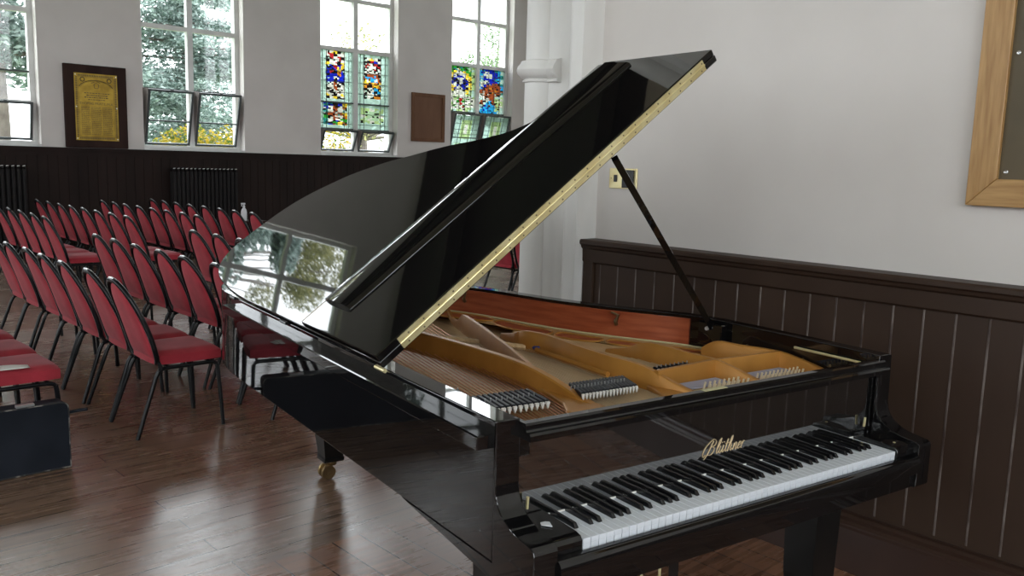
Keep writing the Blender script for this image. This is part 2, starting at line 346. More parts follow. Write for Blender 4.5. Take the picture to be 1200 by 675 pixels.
# ------------------------------------------------------------------ windows
def grid_panel(rows, x0,x1,z0,z1,y, parent, name):
    rr=random.Random(len(rows)*3+int(x0*100)); R2=[]
    for j,row in enumerate(rows):
        a='';b=''
        for i,ch in enumerate(row):
            def pick():
                if ch=='.' : return '.'
                q=rr.random()
                if q<.70: return ch
                if q<.84: return 'k'
                return rows[min(max(j+rr.choice((-1,0,1)),0),len(rows)-1)][min(max(i+rr.choice((-1,0,1)),0),len(row)-1)]
            a+=pick()+pick(); b+=pick()+pick()
        R2+=[a,b]
    rows=R2; ny=len(rows); nx=len(rows[0]); rnd=random.Random(len(rows[0])*7+ny+int(x0*10))
    keys=sorted(set(''.join(rows))); mb=MB()
    V=[[(x0+(x1-x0)*(i+(rnd.uniform(-.22,.22) if 0<i<nx else 0))/nx, y, z1-(z1-z0)*(j+(rnd.uniform(-.22,.22) if 0<j<ny else 0))/ny) for i in range(nx+1)] for j in range(ny+1)]
    for j in range(ny):
        for i in range(nx):
            mb.mi=keys.index(rows[j][i]); q=[V[j][i],V[j][i+1],V[j+1][i+1],V[j+1][i]]
            mb.add(q,[(0,1,2,3)])
    o=mb.build(name,['sg_'+k for k in keys],parent,smooth=False); return o
def lead_grid(x0,x1,z0,z1,y,xs,zs,parent,r=.006):
    m=MB()
    for u in xs: X=x0+(x1-x0)*u; m.box(X-r,X+r,y-.006,y+.004,z0,z1)
    for u in zs: Z=z0+(z1-z0)*u; m.box(x0,x1,y-.005,y+.003,Z-r,Z+r)
    m.build('lead_came','lead',parent,smooth=False)
def hopper(parent,x0,x1,z0,z1,tilt,dy,bars=(.45,),glass=None,nm='hopper'):
    # bottom-hung casement leaning into the room
    T=lambda p: Vector((p.x, dy-.02-(p.z-z0)*sin(tilt)+p.y*cos(tilt), z0+(p.z-z0)*cos(tilt)+p.y*sin(tilt)))
    f=MB(); t=.032
    f.box(x0,x0+t,-.02,.02,z0,z1,T); f.box(x1-t,x1,-.02,.02,z0,z1,T); f.box(x0+t,x1-t,-.02,.02,z0,z0+t,T); f.box(x0+t,x1-t,-.02,.02,z1-t,z1,T)
    for b_ in bars: zz=z0+(z1-z0)*b_; f.box(x0+t,x1-t,-.012,.012,zz-.01,zz+.01,T)
    f.box((x0+x1)/2-.02,(x0+x1)/2+.02,-.035,-.015,z1-.03,z1+.015,T)
    o=f.build('hopper_frame','lead',parent,smooth=False)
    g=MB(); g.add([T(Vector(q)) for q in [(x0+t,0,z0+t),(x1-t,0,z0+t),(x1-t,0,z1-t),(x0+t,0,z1-t)]],[(0,1,2,3)]); g.build('hopper_pane','glass',o,smooth=False)
    # draught cheeks: solid wedge-shaped side plates
    c=MB()
    for X in (x0-.008,x1+.002):
        c.prism([(dy,z0-.01),(dy,z1),(dy-.03-(z1-z0)*sin(tilt),z1*1-(z1-z0)*(1-cos(tilt))),(dy-.02,z0-.01)],X,X+.006,'x')
    c.build('hopper_cheek','cheek_shade',o,smooth=False)
    return T,o
# mosaics
P3A=['..kwykw..','..wrkww..','..krwrk..','..kwwrw..','..ywwky..','..kbrby..','..bkbyk..','..brkob..','..kbbob..','..bbwbb..','..bbkbb..','..kwnwk..','..wwnkw..','..kwnww..','..wkwnw..','..ywkwy..','..kwykw..','.........']
P3B=['.tbkby.','.bwnwo.','.twnwt.','.knnny.','.gwnwo.','.twnwg.','.tbgyo.','.......']
P3C=['.........','..kwywk..','..wkrbw..','..krwrk..','..rwwkr..','..kwwrw..','..wkwwk..','..knnnk..','..ncccn..','..ywcwn..','..yoyoy..','..okoyo..','..kwwck..','..wkwkc..','..kwwwk..','..kwkoo..','.........','.........']
P3D=['.......','.llwll.','.lpppl.','.wpppw.','.lpppl.','.llwll.','.......','.......']
P4A=['ggggtgg.l','ggtwgtgl.','tgywwyggl','gywwwwygl','yywbbwyyl','ykbwwbkyl','ybkbwkbyl','ybwkwkbyl','yywbkbwyl','yybwwbkyl','lykwwkyl.','llwwwwyl.','lwwwwwll.','wwwlwwwwl','wwlwrlwww','wwwgrgwww','wlwwrwwlw','wwgwwgwww','lwwwwwll.','.l.llwl..']
P4B=['ccbbbbtc.','cbwwbbbc.','ccwwwbbct','c.bwwbbct','ccbbbbtc.','c.wwbbbc.','cwwbbnnkt','cwbnnnnnc','.bnnonnnc','cnnnnnonk','nnnnkonnt','wwnnnnnk.','.wwknn..l','..wwnnllw','.nkwcnlll','nn.ccnkll','..bcccnlw','.ccbccll.','.cbcccll.','ccccccc..']
HW=['.......','..lll..','..lwl..','..lwl..','..lll..','.......','.plppl.','pllpllp']
def window(n, c, base, rz, style, WW=1.68):
    r=empty('window_%d'%n,(c[0],c[1],SILL),rz); struct(r)
    h=WW/2; dy=.2; f=MB(); t=.075; D0,D1=dy-.03,dy+.06
    f.box(-h,-h+t,D0,D1,0,WH); f.box(h-t,h,D0,D1,0,WH); f.box(-.045,.045,D0-.01,D1,t,WH-t); f.box(-h+t,h-t,D0,D1,0,t); f.box(-h+t,h-t,D0,D1,WH-t,WH)
    tz=[1.93,2.83,3.75]
    for z in tz:
        for s in (-1,1):
            a,b_=(-h+t,-.045) if s<0 else (.045,h-t)
            f.box(a,b_,D0-.005,D1,z-.035,z+.035)
    f.box(-h,h,-.01,D0,-.03,.03)                       # sill board
    f.build('window_frame','white_paint',r,smooth=False)
    L_=[(-h+t,-.045),(.045,h-t)]
    def pane(a,b_,z0,z1,nm='pane'):
        g=MB(); g.add([(a,dy+.02,z0),(b_,dy+.02,z0),(b_,dy+.02,z1),(a,dy+.02,z1)],[(0,1,2,3)]); g.build(nm,'glass',r,smooth=False)
    for a,b_ in L_:
        zz=[tz[0]+.035,tz[1]-.035,tz[1]+.035,tz[2]-.035,tz[2]+.035,WH-t]
        for k in range(3): pane(a,b_,zz[2*k],zz[2*k+1])
    if style=='plain':
        for a,b_ in L_: pane(a,b_,t,tz[0]-.035)
    if style=='w2':
        for a,b_ in L_:
            pane(a,b_,.95,tz[0]-.035); hopper(r,a+.0,b_-.0,t+.01,.97,radians(15),dy,(.44,))
            MB().box(a,b_,D0,D1,.955,.975).build('transom_bar','lead',r,smooth=False)
    if style=='w1':
        for a,b_ in L_:
            pane(a,b_,.62,tz[0]-.035); hopper(r,a,b_,t+.01,.64,radians(13),dy,())
            MB().box(a,b_,D0,D1,1.05,1.075).build('transom_bar','lead',r,smooth=False)
            MB().box(a,b_,D0,D1,.63,.655).build('transom_bar','white_paint',r,smooth=False)
    if style=='w3':
        for k,(a,b_) in enumerate(L_):
            grid_panel(P3A if k==0 else P3C,a,b_,.98,tz[0]-.035,dy+.02,r,'stained_pane')
            grid_panel(P3B if k==0 else P3D,a,b_,.5,.96,dy+.02,r,'stained_pane')
            lead_grid(a,b_,.5,tz[0]-.035,dy+.02,(.12,.24,.76,.9),(.06,.2,.335,.47,.61,.75,.89),r,.0045)
            MB().box(a,b_,D0,D1,.955,.98).build('transom_bar','lead',r,smooth=False)
            MB().box(a,b_,D0,D1,.475,.5).build('transom_bar','lead',r,smooth=False)
            hopper(r,a,b_,t+.01,.5,radians(24),dy,())
    if style=='w4':
        for k,(a,b_) in enumerate(L_):
            grid_panel(P4A if k==0 else P4B,a,b_,.98,tz[0]-.035,dy+.02,r,'stained_pane')
            lead_grid(a,b_,.98,tz[0]-.035,dy+.02,(.2,.42,.64,.86),(.15,.32,.49,.66,.83),r,.0035)
            MB().box(a,b_,D0,D1,.95,.98).build('transom_bar','lead',r,smooth=False)
            T,o=hopper(r,a,b_,t+.01,.96,radians(15),dy,(.42,))
            z0,z1=t+.06,.92; rows=HW; keys=sorted(set(''.join(rows))); g=MB()
            for j,row in enumerate(rows):
                for i,ch in enumerate(row):
                    g.mi=keys.index(ch); X=lambda q:a+.035+(b_-a-.07)*q/7; Z=lambda q:z1-(z1-z0)*q/8
                    g.add([T(Vector(q)) for q in [(X(i),.006,Z(j)),(X(i+1),.006,Z(j)),(X(i+1),.006,Z(j+1)),(X(i),.006,Z(j+1))]],[(0,1,2,3)])
            g.build('stained_pane',['sg_'+k2 for k2 in keys],o,smooth=False)
            m=MB()
            for u in (.25,.37,.63,.75): xx=a+(b_-a)*u; m.box(xx-.004,xx+.004,-.004,.004,z0,z1,T)
            for u in (.5,.62,.78,.9): zz_=z0+(z1-z0)*u; m.box(a+.03,b_-.03,-.004,.004,zz_-.004,zz_+.004,T)
            m.build('lead_came','lead',o,smooth=False)
    return r
for i,(x,s) in enumerate(zip(WX,['plain','plain','w1','w2','w3','w4'])): window(i+1,(x,YB),0,0,s)
for i,y in enumerate(LY): window(7+i,(XL,y),0,pi/2,'plain',1.6)
for i,x in enumerate(FILL_FX): window(13+i,(x,YF),0,pi,'plain',FW)  # added unseen openings behind the camera for more interior light
for i,y in enumerate(FILL_RY): window(16+i,(XR2,y),0,-pi/2,'plain',SW)  # added unseen openings, only to bring in light from the far right
for i,x in enumerate(FILL_SX): window(19+i,(x,ys1),0,pi,'plain',SW)  # added unseen openings that throw daylight onto the back wall

# ------------------------------------------------------------------ outside
go=MB(); go.add([(-60,YB+.45,-.6),(80,YB+.45,-.6),(80,90,-.6),(-60,90,-.6)],[(0,1,2,3)]); go.add([(-60,-40,-.6),(XL-.45,-40,-.6),(XL-.45,YB+.45,-.6),(-60,YB+.45,-.6)],[(0,1,2,3)]); go.add([(XL-.45,-40,-.6),(30,-40,-.6),(30,YF-.45,-.6),(XL-.45,YF-.45,-.6)],[(0,1,2,3)])
tag(go.build('lawn','grass',smooth=False),'green lawn outside the windows beyond the hall','lawn',kind='stuff')
def leaves(mb, c, R, n, size, rnd, flat=1., droop=0):
    for _ in range(n):
        while True:
            p=Vector((rnd.uniform(-1,1),rnd.uniform(-1,1),rnd.uniform(-1,1)))
            if p.length<1: break
        q=Vector((c[0]+p.x*R,c[1]+p.y*R,c[2]+p.z*R*flat-droop*(p.x**2+p.y**2)*R))
        a=Vector((rnd.gauss(0,1),rnd.gauss(0,1),rnd.gauss(0,.5))).normalized(); b=a.cross(Vector((rnd.gauss(0,1),rnd.gauss(0,1),rnd.gauss(0,1)))).normalized()
        s=size*rnd.uniform(.6,1.3); mb.add([q-a*s,q-b*s*.35,q+a*s,q+b*s*.35],[(0,1,2,3)])
def conifer(x,y,h,R,seed,label,group=None,n=34,z0=2.0,lean=0,dens=90):
    rnd=random.Random(seed); r=empty('cedar_tree',(x,y,-.6)); tag(r,label,'tree',group)
    t=MB(); t.tube([(0,0,0),(0.05,0,h*.3),(lean*.5,0.05,h*.7),(lean,0,h)],[.17,.13,.08,.03],10); 
    f=MB()
    for k in range(n):
        u=k/n; z=z0+(h-z0)*u; a=rnd.uniform(0,2*pi); rr=R*(1-u*.8)*rnd.uniform(.7,1.05)
        e=Vector((rr*cos(a),rr*sin(a),z-.12*rr)); s=Vector((lean*u,0,z-.1)); t.tube([s,(s+e)/2+Vector((0,0,.12)),e],[.05,.035,.012],6)
        for q in (.15,.4,.62,.82,1.): 
            c=s.lerp(e,q); leaves(f,c,.5+.25*(1-u),dens,.115,rnd,.5,.15)
    t.build('trunk','bark',r); f.build('foliage','cedar',r,smooth=False); return r
def broadleaf(x,y,h,R,seed,label,m='green',group=None,n=26,nm='leafy_tree',dens=220):
    rnd=random.Random(seed); r=empty(nm,(x,y,-.6)); tag(r,label,'tree',group)
    t=MB(); t.tube([(0,0,0),(.06,0,h*.25),(0,.05,h*.5)],[.22,.18,.1],10); f=MB()
    for k in range(n):
        a=rnd.uniform(0,2*pi); rr=R*sqrt(rnd.random()); z=h*.42+ (h*.55)*rnd.random()*(1-.5*(rr/R))
        e=Vector((rr*cos(a),rr*sin(a),z)); t.tube([(0,.03,h*.4),(e.x*.5,e.y*.5,h*.4+(z-h*.4)*.6),e],[.06,.04,.012],5); leaves(f,e,.7,dens,.07,rnd,.8)
    t.build('trunk','bark',r); f.build('foliage',m,r,smooth=False)
def shrub(x,y,h,R,seed,label,m,group=None,n=1500):
    rnd=random.Random(seed); r=empty('shrub',(x,y,-.6)); tag(r,label,'shrub',group); t=MB(); f=MB()
    for k in range(12):
        a=rnd.uniform(0,2*pi); e=Vector((R*.6*cos(a),R*.6*sin(a),h*rnd.uniform(.4,.85))); t.tube([(0,0,0),e*.5+Vector((0,0,.2)),e],[.04,.03,.01],5); leaves(f,e,R*.55,n//12,.06,rnd,.8)
    t.build('stem','bark',r); f.build('foliage',m,r,smooth=False)
conifer(3.15,19,8.6,2.6,1,'blue-green cedar with a bare trunk, seen through the leftmost window',n=30,dens=110,z0=4.0)
conifer(10.1,26.5,10.5,4.1,2,'blue-green cedar filling the window beside the gilt plaque',n=64,dens=110,z0=.8)
conifer(14.2,35.5,14,4.6,3,'cedar standing behind the one beside the gilt plaque window',n=50,dens=90,z0=.8)
broadleaf(2.6,27.5,15,4.4,14,'tall pale yellow-green tree far behind the leftmost window','pale_leaf',dens=900,n=70)
broadleaf(11.8,19,6.6,1.6,4,'pale leafy tree seen through the left light of the third window','pale_leaf',dens=160)
broadleaf(21.0,24,8.4,2.4,5,'green leafy tree seen through the right light of the window by the pier',dens=420)
shrub(5.9,16.2,2.9,.75,6,'yellow autumn shrub low behind the left hopper window','yellow',n=3000)
shrub(7.5,17.0,2.95,.75,8,'yellow autumn shrub low behind the right hopper window','yellow',n=3000)
shrub(10.4,17.3,3.1,.8,9,'yellowing shrub low behind the third window','yellow')
shrub(15.8,20.5,3.6,1.2,10,'green shrub low behind the window by the pier','green')
conifer(-9,26,12,3.2,11,'cedar left of the leftmost window, outside',dens=60)
conifer(-15,3.5,11,3,12,'cedar outside the left wall of the hall',dens=50)

# ------------------------------------------------------------------ grand piano
PSI=0.15089696
piano=empty('grand_piano',(0,0,0),-PSI)
tag(piano,'black polished concert grand piano with raised lid and open keyboard','piano')
A=.155; XO=1.222+A; ZR=.996; ZB=.66
# rim outline (outer) from front left, round the tail, to front right
base=[(-A,.14),(-A,.8),(-A,1.5),(-A,2.05),(-.147,2.25),(-.115,2.43),(-.04,2.565),(.08,2.64),(.22,2.655),(.37,2.62),(.52,2.54),(.66,2.41),(.79,2.24),(.9,2.05),(.975,1.86),(1.03,1.66),(1.09,1.47),(1.165,1.3),(1.26,1.13),(1.34,.99),(1.372,.86),(XO,.7),(XO,.4),(XO,.14)]
outer=[Vector((p.x,p.y)) for p in catmull([Vector((*p,0)) for p in base],6)]
inner=offset(outer,-.058)
def ribbon(mb,a,b,za,zb):   # closed solid between two plan curves
    n=len(a); vs=[(p.x,p.y,za) for p in a]+[(p.x,p.y,zb) for p in a]+[(p.x,p.y,za) for p in b]+[(p.x,p.y,zb) for p in b]; fs=[]
    for i in range(n-1):
        fs+=[(i,i+1,n+i+1,n+i),(2*n+i+1,2*n+i,3*n+i,3*n+i+1),(n+i,n+i+1,3*n+i+1,3*n+i),(i+1,i,2*n+i,2*n+i+1)]
    fs+=[(0,n,3*n,2*n),(n-1,3*n-1,4*n-1,2*n-1)]
    mb.add(vs,fs)
rim=MB(); ribbon(rim,outer,inner,ZB,ZR); rim.build('rim','piano',piano,bevel=.003)
# mahogany lining of the rim and black lining at the treble end
k0=max(i for i,p in enumerate(inner) if p.x>1 and p.y>.93)
li=MB(); cl2=lambda q_: [Vector((p.x,max(p.y,.19))) for p in q_]
ribbon(li,cl2(inner[:k0]),cl2(offset(outer,-.066)[:k0]),.84,ZR-.012); li.build('inner_rim','mahogany',piano)
# left ledge inside bass side
MB().box(-A+.058,-A+.1,.14,2.2,.90,.978).build('rim_ledge','piano',piano,smooth=False,bevel=.004)
# bottom boards and braces under the case
bt=MB(); bp_=[(p.x,max(p.y,.2)) for p in offset(outer,-.06)]; bt.prism(bp_,ZB+.12,ZB+.14,'z'); bt.build('bottom_board','piano_dull',piano,smooth=False)
# side rail along the bass side
MB().bbox(-A-.04,-A+.002,.153,2.13,.928,.963,.003).build('side_moulding','piano',piano,smooth=False)
# arms
def arm(x0,x1):
    cv=[(p.x,p.y) for p in catmull([Vector((*q_,0)) for q_ in [(.134,.845),(.128,.815),(.112,.79),(.085,.772),(.05,.760),(.015,.755),(-.01,.752)]],5)]
    cv=[(.136,ZR),(.134,.9)]+cv+[(-.02,.747),(-.0235,.738)]
    _=[(.136,ZR),(.134,.9),(.134,.845),(.128,.815),(.112,.79),(.085,.772),(.05,.760),(.015,.755),(-.01,.752),(-.02,.747),(-.0235,.738)]
    poly=[(.1395,ZR)]+cv+[(-.0235,.615),(-.018,.608),(.1,.612),(.6,.6592),(.1395,.6592)]
    return MB().prism(poly,x0,x1,'x').build('arm','piano',piano,smooth=False,bevel=.002)
arm(-A,-A+.066); arm(XO-.066,XO)
# key bed, slip, blocks
MB().prism([(-.012,.61),(.1,.614),(.58,.6585),(.58,.66),(-.012,.66)],-A+.067,XO-.067,'x').build('key_bed','piano',piano,smooth=False)
sl=MB(); prof=[(-.012,.661),(-.034,.661),(-.036,.69),(-.034,.702),(-.028,.709),(-.02,.712),(-.006,.712),(-.004,.661)]
sl.prism(prof,-A+.067,XO-.067,'x'); sl.build('key_slip','piano',piano,angle=50)
for x0,x1 in ((-A+.067,-.004),(1.226,XO-.067)):
    kb=MB(); kb.prism([(.15,.661),(.15,.752),(.02,.748),(.004,.744),(-.003,.735),(-.003,.661)],x0,x1,'x'); o=kb.build('key_block','piano',piano,angle=30,bevel=.002)
MB().prism([(-.062,.078),(-.045,.058),(-.035,.082),(-.043,.09),(-.056,.09)],.7518,.7535,'z').build('block_chip','plastic_white',piano)
MB().disc((1.26,.03,.747),.004,(0,0,1),.003,10).build('block_screw','brass',piano)
# fallboard and lettering
fy=lambda z: .1525+.0*(z-.74)/.2
fb=MB(); fb.prism([(fy(.738),.738),(fy(.95),.949),(.17,.949),(.18,.738)],-A+.067,XO-.067,'x'); fall=fb.build('fallboard','fall',piano,smooth=False)
MB().box(-.09,1.312,.1505,.156,.7,.739).build('key_felt','felt_white',piano,smooth=False)
for X,H in ((1.262,.85),(-.06,.85)):
    MB().tube([(X,.139,.77),(X,.137,.80)],.004,8).build('stop_pin','brass',piano)
# script lettering, drawn as pen strokes
def stroke(mb,pts,r,x0,z0,s,kx=1.0):
    q=catmull([Vector((p[0]+p[1]*.32,p[1],0)) for p in pts],5)
    mb.tube([(x0+p.x*s,fy(z0+p.y*s)-.0012,z0+p.y*s) for p in q],r,5)
lt=MB(); S=.0222; X0=.552; Z0=.790
def ST(o,*strokes):
    for s_ in strokes: stroke(lt,[(a+o,b) for a,b in s_],.0014,X0,Z0,S)
ST(0,[(.15,1.7),(-.45,1.1),(-.7,.4),(-.5,-.1),(-.15,.1)],[(.7,1.75),(.45,.9),(.1,0),(-.25,-.45)],[(.15,1.7),(.7,1.95),(1.25,1.6),(1.15,1.15),(.6,1.0)],[(.6,1.0),(1.1,.85),(1.2,.4),(.85,0),(.3,.05)])
ST(1.75,[(0,.5),(.35,1.3),(.35,1.9),(.12,1.5),(.0,.4),(.15,0),(.4,.25)])
ST(2.3,[(0,.9),(-.05,.2),(.15,0),(.45,.4),(.55,.9)],[(.55,.9),(.5,.2),(.65,0),(.85,.3)],[(.12,1.25),(.16,1.33)],[(.5,1.25),(.54,1.33)])
ST(3.35,[(.1,1.6),(0,.6),(.05,.05),(.3,.15)],[(-.22,1.05),(.4,1.1)])
ST(3.85,[(0,.3),(.35,1.4),(.3,1.9),(.12,1.4),(.0,0)],[(0,.3),(.3,.9),(.5,.75),(.45,.15),(.6,0),(.8,.25)])
ST(4.85,[(0,.85),(-.02,0)],[(-.02,.3),(.25,.9),(.45,.75),(.42,.15),(.55,0),(.75,.25)])
ST(5.7,[(.02,.4),(.35,.55),(.35,.85),(.12,.85),(-.02,.4),(.1,.02),(.45,.2)])
ST(6.35,[(0,.85),(.02,0)],[(.0,.35),(.2,.85),(.42,.85)])
lt.build('lettering','inlay',fall,angle=80)['label']='gold script lettering reading Blüthner'
# top rail behind fallboard
tr_=MB(); tr_.prism([(.095,.948),(.095,.962),(.099,.967),(.112,.967),(.114,.972),(.114,.982),(.118,.987),(.138,.987),(.14,.984),(.145,.95)],-A+.067,XO-.067,'x'); tr_.build('front_rail','piano',piano,angle=25)
MB().box(.50,.585,.1195,.1365,.9865,.9885).build('rail_sticker','sticker',piano,smooth=False)
pb=MB(); pb.box(-A+.067,XO-.067,.185,.44,.80,.862); pb.build('pin_block','gold_sheen',piano,smooth=False)
# keys
KW=1.222/52; whites='ABCDEFG'; wk=[]; 
def white(i):
    x0=i*KW+.0005; x1=(i+1)*KW-.0005; m=MB()
    m.bbox(x0,x1,-.0,.158,.722,.735,.0012); m.box(x0+.0006,x1-.0006,.001,.15,.708,.7225); return m.build('white_key','ivory',piano,smooth=False)
for i in range(52):
    white(i)
    nme=whites[i%7]
    if nme in 'ACDFG' and i<51:
        off={'A':.0,'C':-.0015,'D':.0015,'F':-.002,'G':0}[nme]; xc=(i+1)*KW+off; m=MB()
        w0,w1=.0062,.0048; y0,y1=.053,.158
        vs=[(xc-w0,y0,.7345),(xc+w0,y0,.7345),(xc+w0,y1,.7345),(xc-w0,y1,.7345),(xc-w1,y0+.009,.7465),(xc+w1,y0+.009,.7465),(xc+w1,y1,.748),(xc-w1,y1,.748)]
        m.add(vs,[(3,2,1,0),(4,5,6,7),(0,1,5,4),(1,2,6,5),(2,3,7,6),(3,0,4,7)]); m.build('black_key','ebony',piano,smooth=False,bevel=.0008)
# ---- iron plate
plate=MB()
k1=min(i for i,p in enumerate(inner) if p.y>2.3); 
fl_in=offset(outer,-.155)
full_in=offset(outer,-.063)
kk=max(i for i,p in enumerate(full_in) if p.x>1 and p.y>.72)
cl=lambda q_: [Vector((p.x,max(p.y,.2))) for p in q_]
ribbon(plate,cl(full_in[:kk]),cl(fl_in[:kk]),.862,.874)
plate=plate.build('iron_plate','gold_sheen',piano,angle=40)
edge=MB(); n_=0
q=[Vector((p.x,max(p.y,.2),.877)) for p in offset(outer,-.067)[:kk]]; edge.tube(q,.004,6); edge.build('plate_edge_bead','sticker',plate)
sb=MB(); sb.prism([(p.x,max(p.y,.2)) for p in offset(outer,-.062)],.828,.834,'z'); sb.build('soundboard','soundboard',piano,smooth=False)
MB().box(.40,.69,.4,1.30,.855,.862).build('raised_field','soundboard',plate,smooth=False)  # spruce sheet added above the deep soundboard so this area reads brighter
# openings in the flange: darker wells shown as recessed pockets with raised rims
def pocket(pts,w_=.0):
    m=MB(); P=catmull([Vector((*p,.876)) for p in pts],5,True); P.append(P[0]); m.tube(P,.0045,6,False); m.build('plate_opening_rim','gold',plate)
    m=MB(); m.prism([(p.x,p.y) for p in P[:-1]],.8743,.8752,'z'); m.build('plate_opening','mahogany',plate,smooth=False)
pocket([(.78,2.02),(.85,1.93),(.90,1.80),(.86,1.74),(.78,1.84),(.73,1.97)])
pocket([(.91,1.72),(.94,1.56),(.97,1.43),(.90,1.38),(.85,1.5),(.84,1.66)])
pocket([(.99,1.38),(1.03,1.28),(1.06,1.2),(.99,1.18),(.93,1.28),(.92,1.34)])
pocket([(1.08,1.17),(1.13,1.08),(1.18,.99),(1.12,.99),(1.04,1.08),(1.03,1.14)])
pocket([(1.18,.98),(1.25,.88),(1.27,.80),(1.20,.82),(1.14,.92)])
# web between the flange and treble section
wb=MB(); wb.prism([(.70,1.24),(.72,1.38),(.84,1.52),(.92,1.36),(1.02,1.10),(1.2,.86),(1.3,.74),(1.3,.66),(.98,.72),(.78,.92)],.861,.8735,'z'); wb.build('plate_web','gold_sheen',plate,smooth=False)
def strut(pts,w_=.02,foot=None,zb=.866,label=None):
    # pts: (x,y,ztop)
    m=MB(); P=catmull([Vector(p) for p in pts],6); n=len(P); vs=[]
    for i,p in enumerate(P):
        t=(P[min(i+1,n-1)]-P[max(i-1,0)]); t.z=0; t.normalize(); s=Vector((t.y,-t.x,0)); ww=w_/2
        for a,z in ((-1.25,zb),(-1,p.z-.004),(-.7,p.z),(.7,p.z),(1,p.z-.004),(1.25,zb)): vs.append((p.x+s.x*ww*a,p.y+s.y*ww*a,z))
    fs=[]
    for i in range(n-1):
        for k in range(5): fs.append((i*6+k,i*6+k+1,(i+1)*6+k+1,(i+1)*6+k))
    fs+=[tuple(range(6)),tuple((n-1)*6+k for k in range(6))]
    m.add(vs,fs); return m.build('strut','gold',plate,angle=40)
strut([(.12,2.4,.9),(.17,2.1,.935),(.25,1.65,.945),(.305,1.34,.945),(.331,1.17,.945),(.356,1.0,.943),(.368,.86,.942),(.372,.74,.938),(.376,.63,.925),(.382,.55,.908),(.386,.48,.893),(.388,.40,.884),(.39,.3,.882)],.03)
strut([(.86,2.12,.885),(.79,1.97,.885),(.72,1.82,.888),(.675,1.70,.90),(.655,1.63,.935),(.635,1.565,.943),(.58,1.37,.943),(.49,1.08,.942),(.40,.81,.94),(.375,.73,.935)],.016)
strut([(.72,1.42,.89),(.695,1.3,.915),(.685,1.22,.94),(.70,1.09,.945),(.69,.9,.943),(.69,.72,.942),(.70,.6,.94),(.71,.52,.928),(.73,.45,.905),(.755,.38,.885),(.76,.3,.882)],.024)
strut([(.93,1.02,.885),(.945,.93,.905),(.955,.84,.94),(.965,.74,.945),(.97,.64,.942),(.985,.53,.94),(1.0,.46,.925),(1.02,.40,.905),(1.04,.34,.886)],.022)
strut([(1.2,.79,.91),(1.22,.74,.94),(1.25,.65,.94),(1.29,.52,.94),(1.3,.45,.932),(1.305,.38,.92),(1.307,.3,.905)],.02)
strut([(.70,.515,.935),(.83,.52,.938),(.975,.53,.94)],.02); strut([(.99,.525,.94),(1.14,.518,.94),(1.295,.512,.94)],.02)
# broad feet of the struts
ft=MB(); ft.prism([(.25,.30),(.41,.30),(.405,.44),(.385,.62),(.362,.70),(.345,.60),(.315,.50),(.275,.43)],.864,.888,'z'); ft.build('strut_foot','gold',plate,smooth=False,bevel=.006)
ft=MB(); ft.prism([(.62,.30),(.76,.30),(.72,.46),(.695,.56),(.68,.5),(.65,.42)],.864,.885,'z'); ft.build('strut_foot','gold',plate,smooth=False,bevel=.006)
# hitch pin ledges and blue felt strip
MB().tube([(.735,1.36,.886),(.70,1.24,.886),(.685,1.12,.886)],.012,8).build('bridge_felt','felt_blue',plate)
MB().tube([(.47,1.50,.878),(.60,1.32,.878),(.68,1.2,.878)],.012,8).build('bridge','soundboard',plate)
ridge=MB(); ridge.tube([(.67,1.12,.886),(.665,.9,.886),(.66,.7,.886)],.01,8); ridge.build('plate_ridge','gold',plate)
# strings
def string(p,q,r,m,nm):
    return MB().tube([p,q],r,5,False).build(nm,m,piano)
for i in range(26):
    u=i/25; xa=-.045+.305*u; a=(xa,.30,.884); xb=.16+.44*u; yb=2.25-.5*u
    if i<25: string((xa,.26,.884),(xb,yb,.884-.004),.0026-.0007*u,'copper','bass_string')
for i in range(30):
    u=i/29; xa=.405+.225*u; string((xa,.24,.877),(xa+.07+.02*u,1.62-.36*u,.877),.0008,'steel','tenor_string')
for i in range(22):
    u=i/21; xa=.775+.18*u; string((xa,.22,.876),(xa+.02,.98-.12*u,.876),.001,'steel','treble_string')
for i in range(24):
    u=i/23; xa=1.05+.235*u; string((xa,.22,.876),(xa+.01,.74-.1*u,.876),.001,'steel','treble_string')
# dampers: felt wedge below a black head with a rail of levers behind
def damper(x,y,w_,l,dx=.0):
    r=MB(); T=lambda p: Vector((x+p.x+dx*(p.y),y+p.y,p.z)); r.bbox(-w_*.42,w_*.42,.008,l,.897,.913,.002,T); o=r.build('damper','damper',piano,smooth=False)
    f=MB(); vs=[(-w_*.36,0,.903),(w_*.36,0,.903),(0,0,.889),(-w_*.36,.012,.903),(w_*.36,.012,.903),(0,.012,.889)]
    f.add([T(Vector(q)) for q in vs],[(0,1,2),(3,5,4),(0,3,4,1),(1,4,5,2),(2,5,3,0)]); f.box(-w_*.36,w_*.36,.0,.012,.9028,.909,T); f.build('damper_felt','felt_white',o,smooth=False)
    MB().tube([(x,y+l*.5,.91),(x,y+l*.5,.921)],.002,5).build('damper_wire','chrome',o)
for i in range(15):
    u=i/14; damper(-.02+.255*u,.47-.01*u,.0165,.14,.15)
for i in range(17):
    u=i/16; damper(.375+.205*u,.475-.005*u,.0118,.12,.35)
for i in range(7):
    u=i/6; damper(-.035+.10*u,.66,.014,.03,.2)
for i in range(9):
    damper(.80+.02*i,.60,.012,.03) if i<8 else None
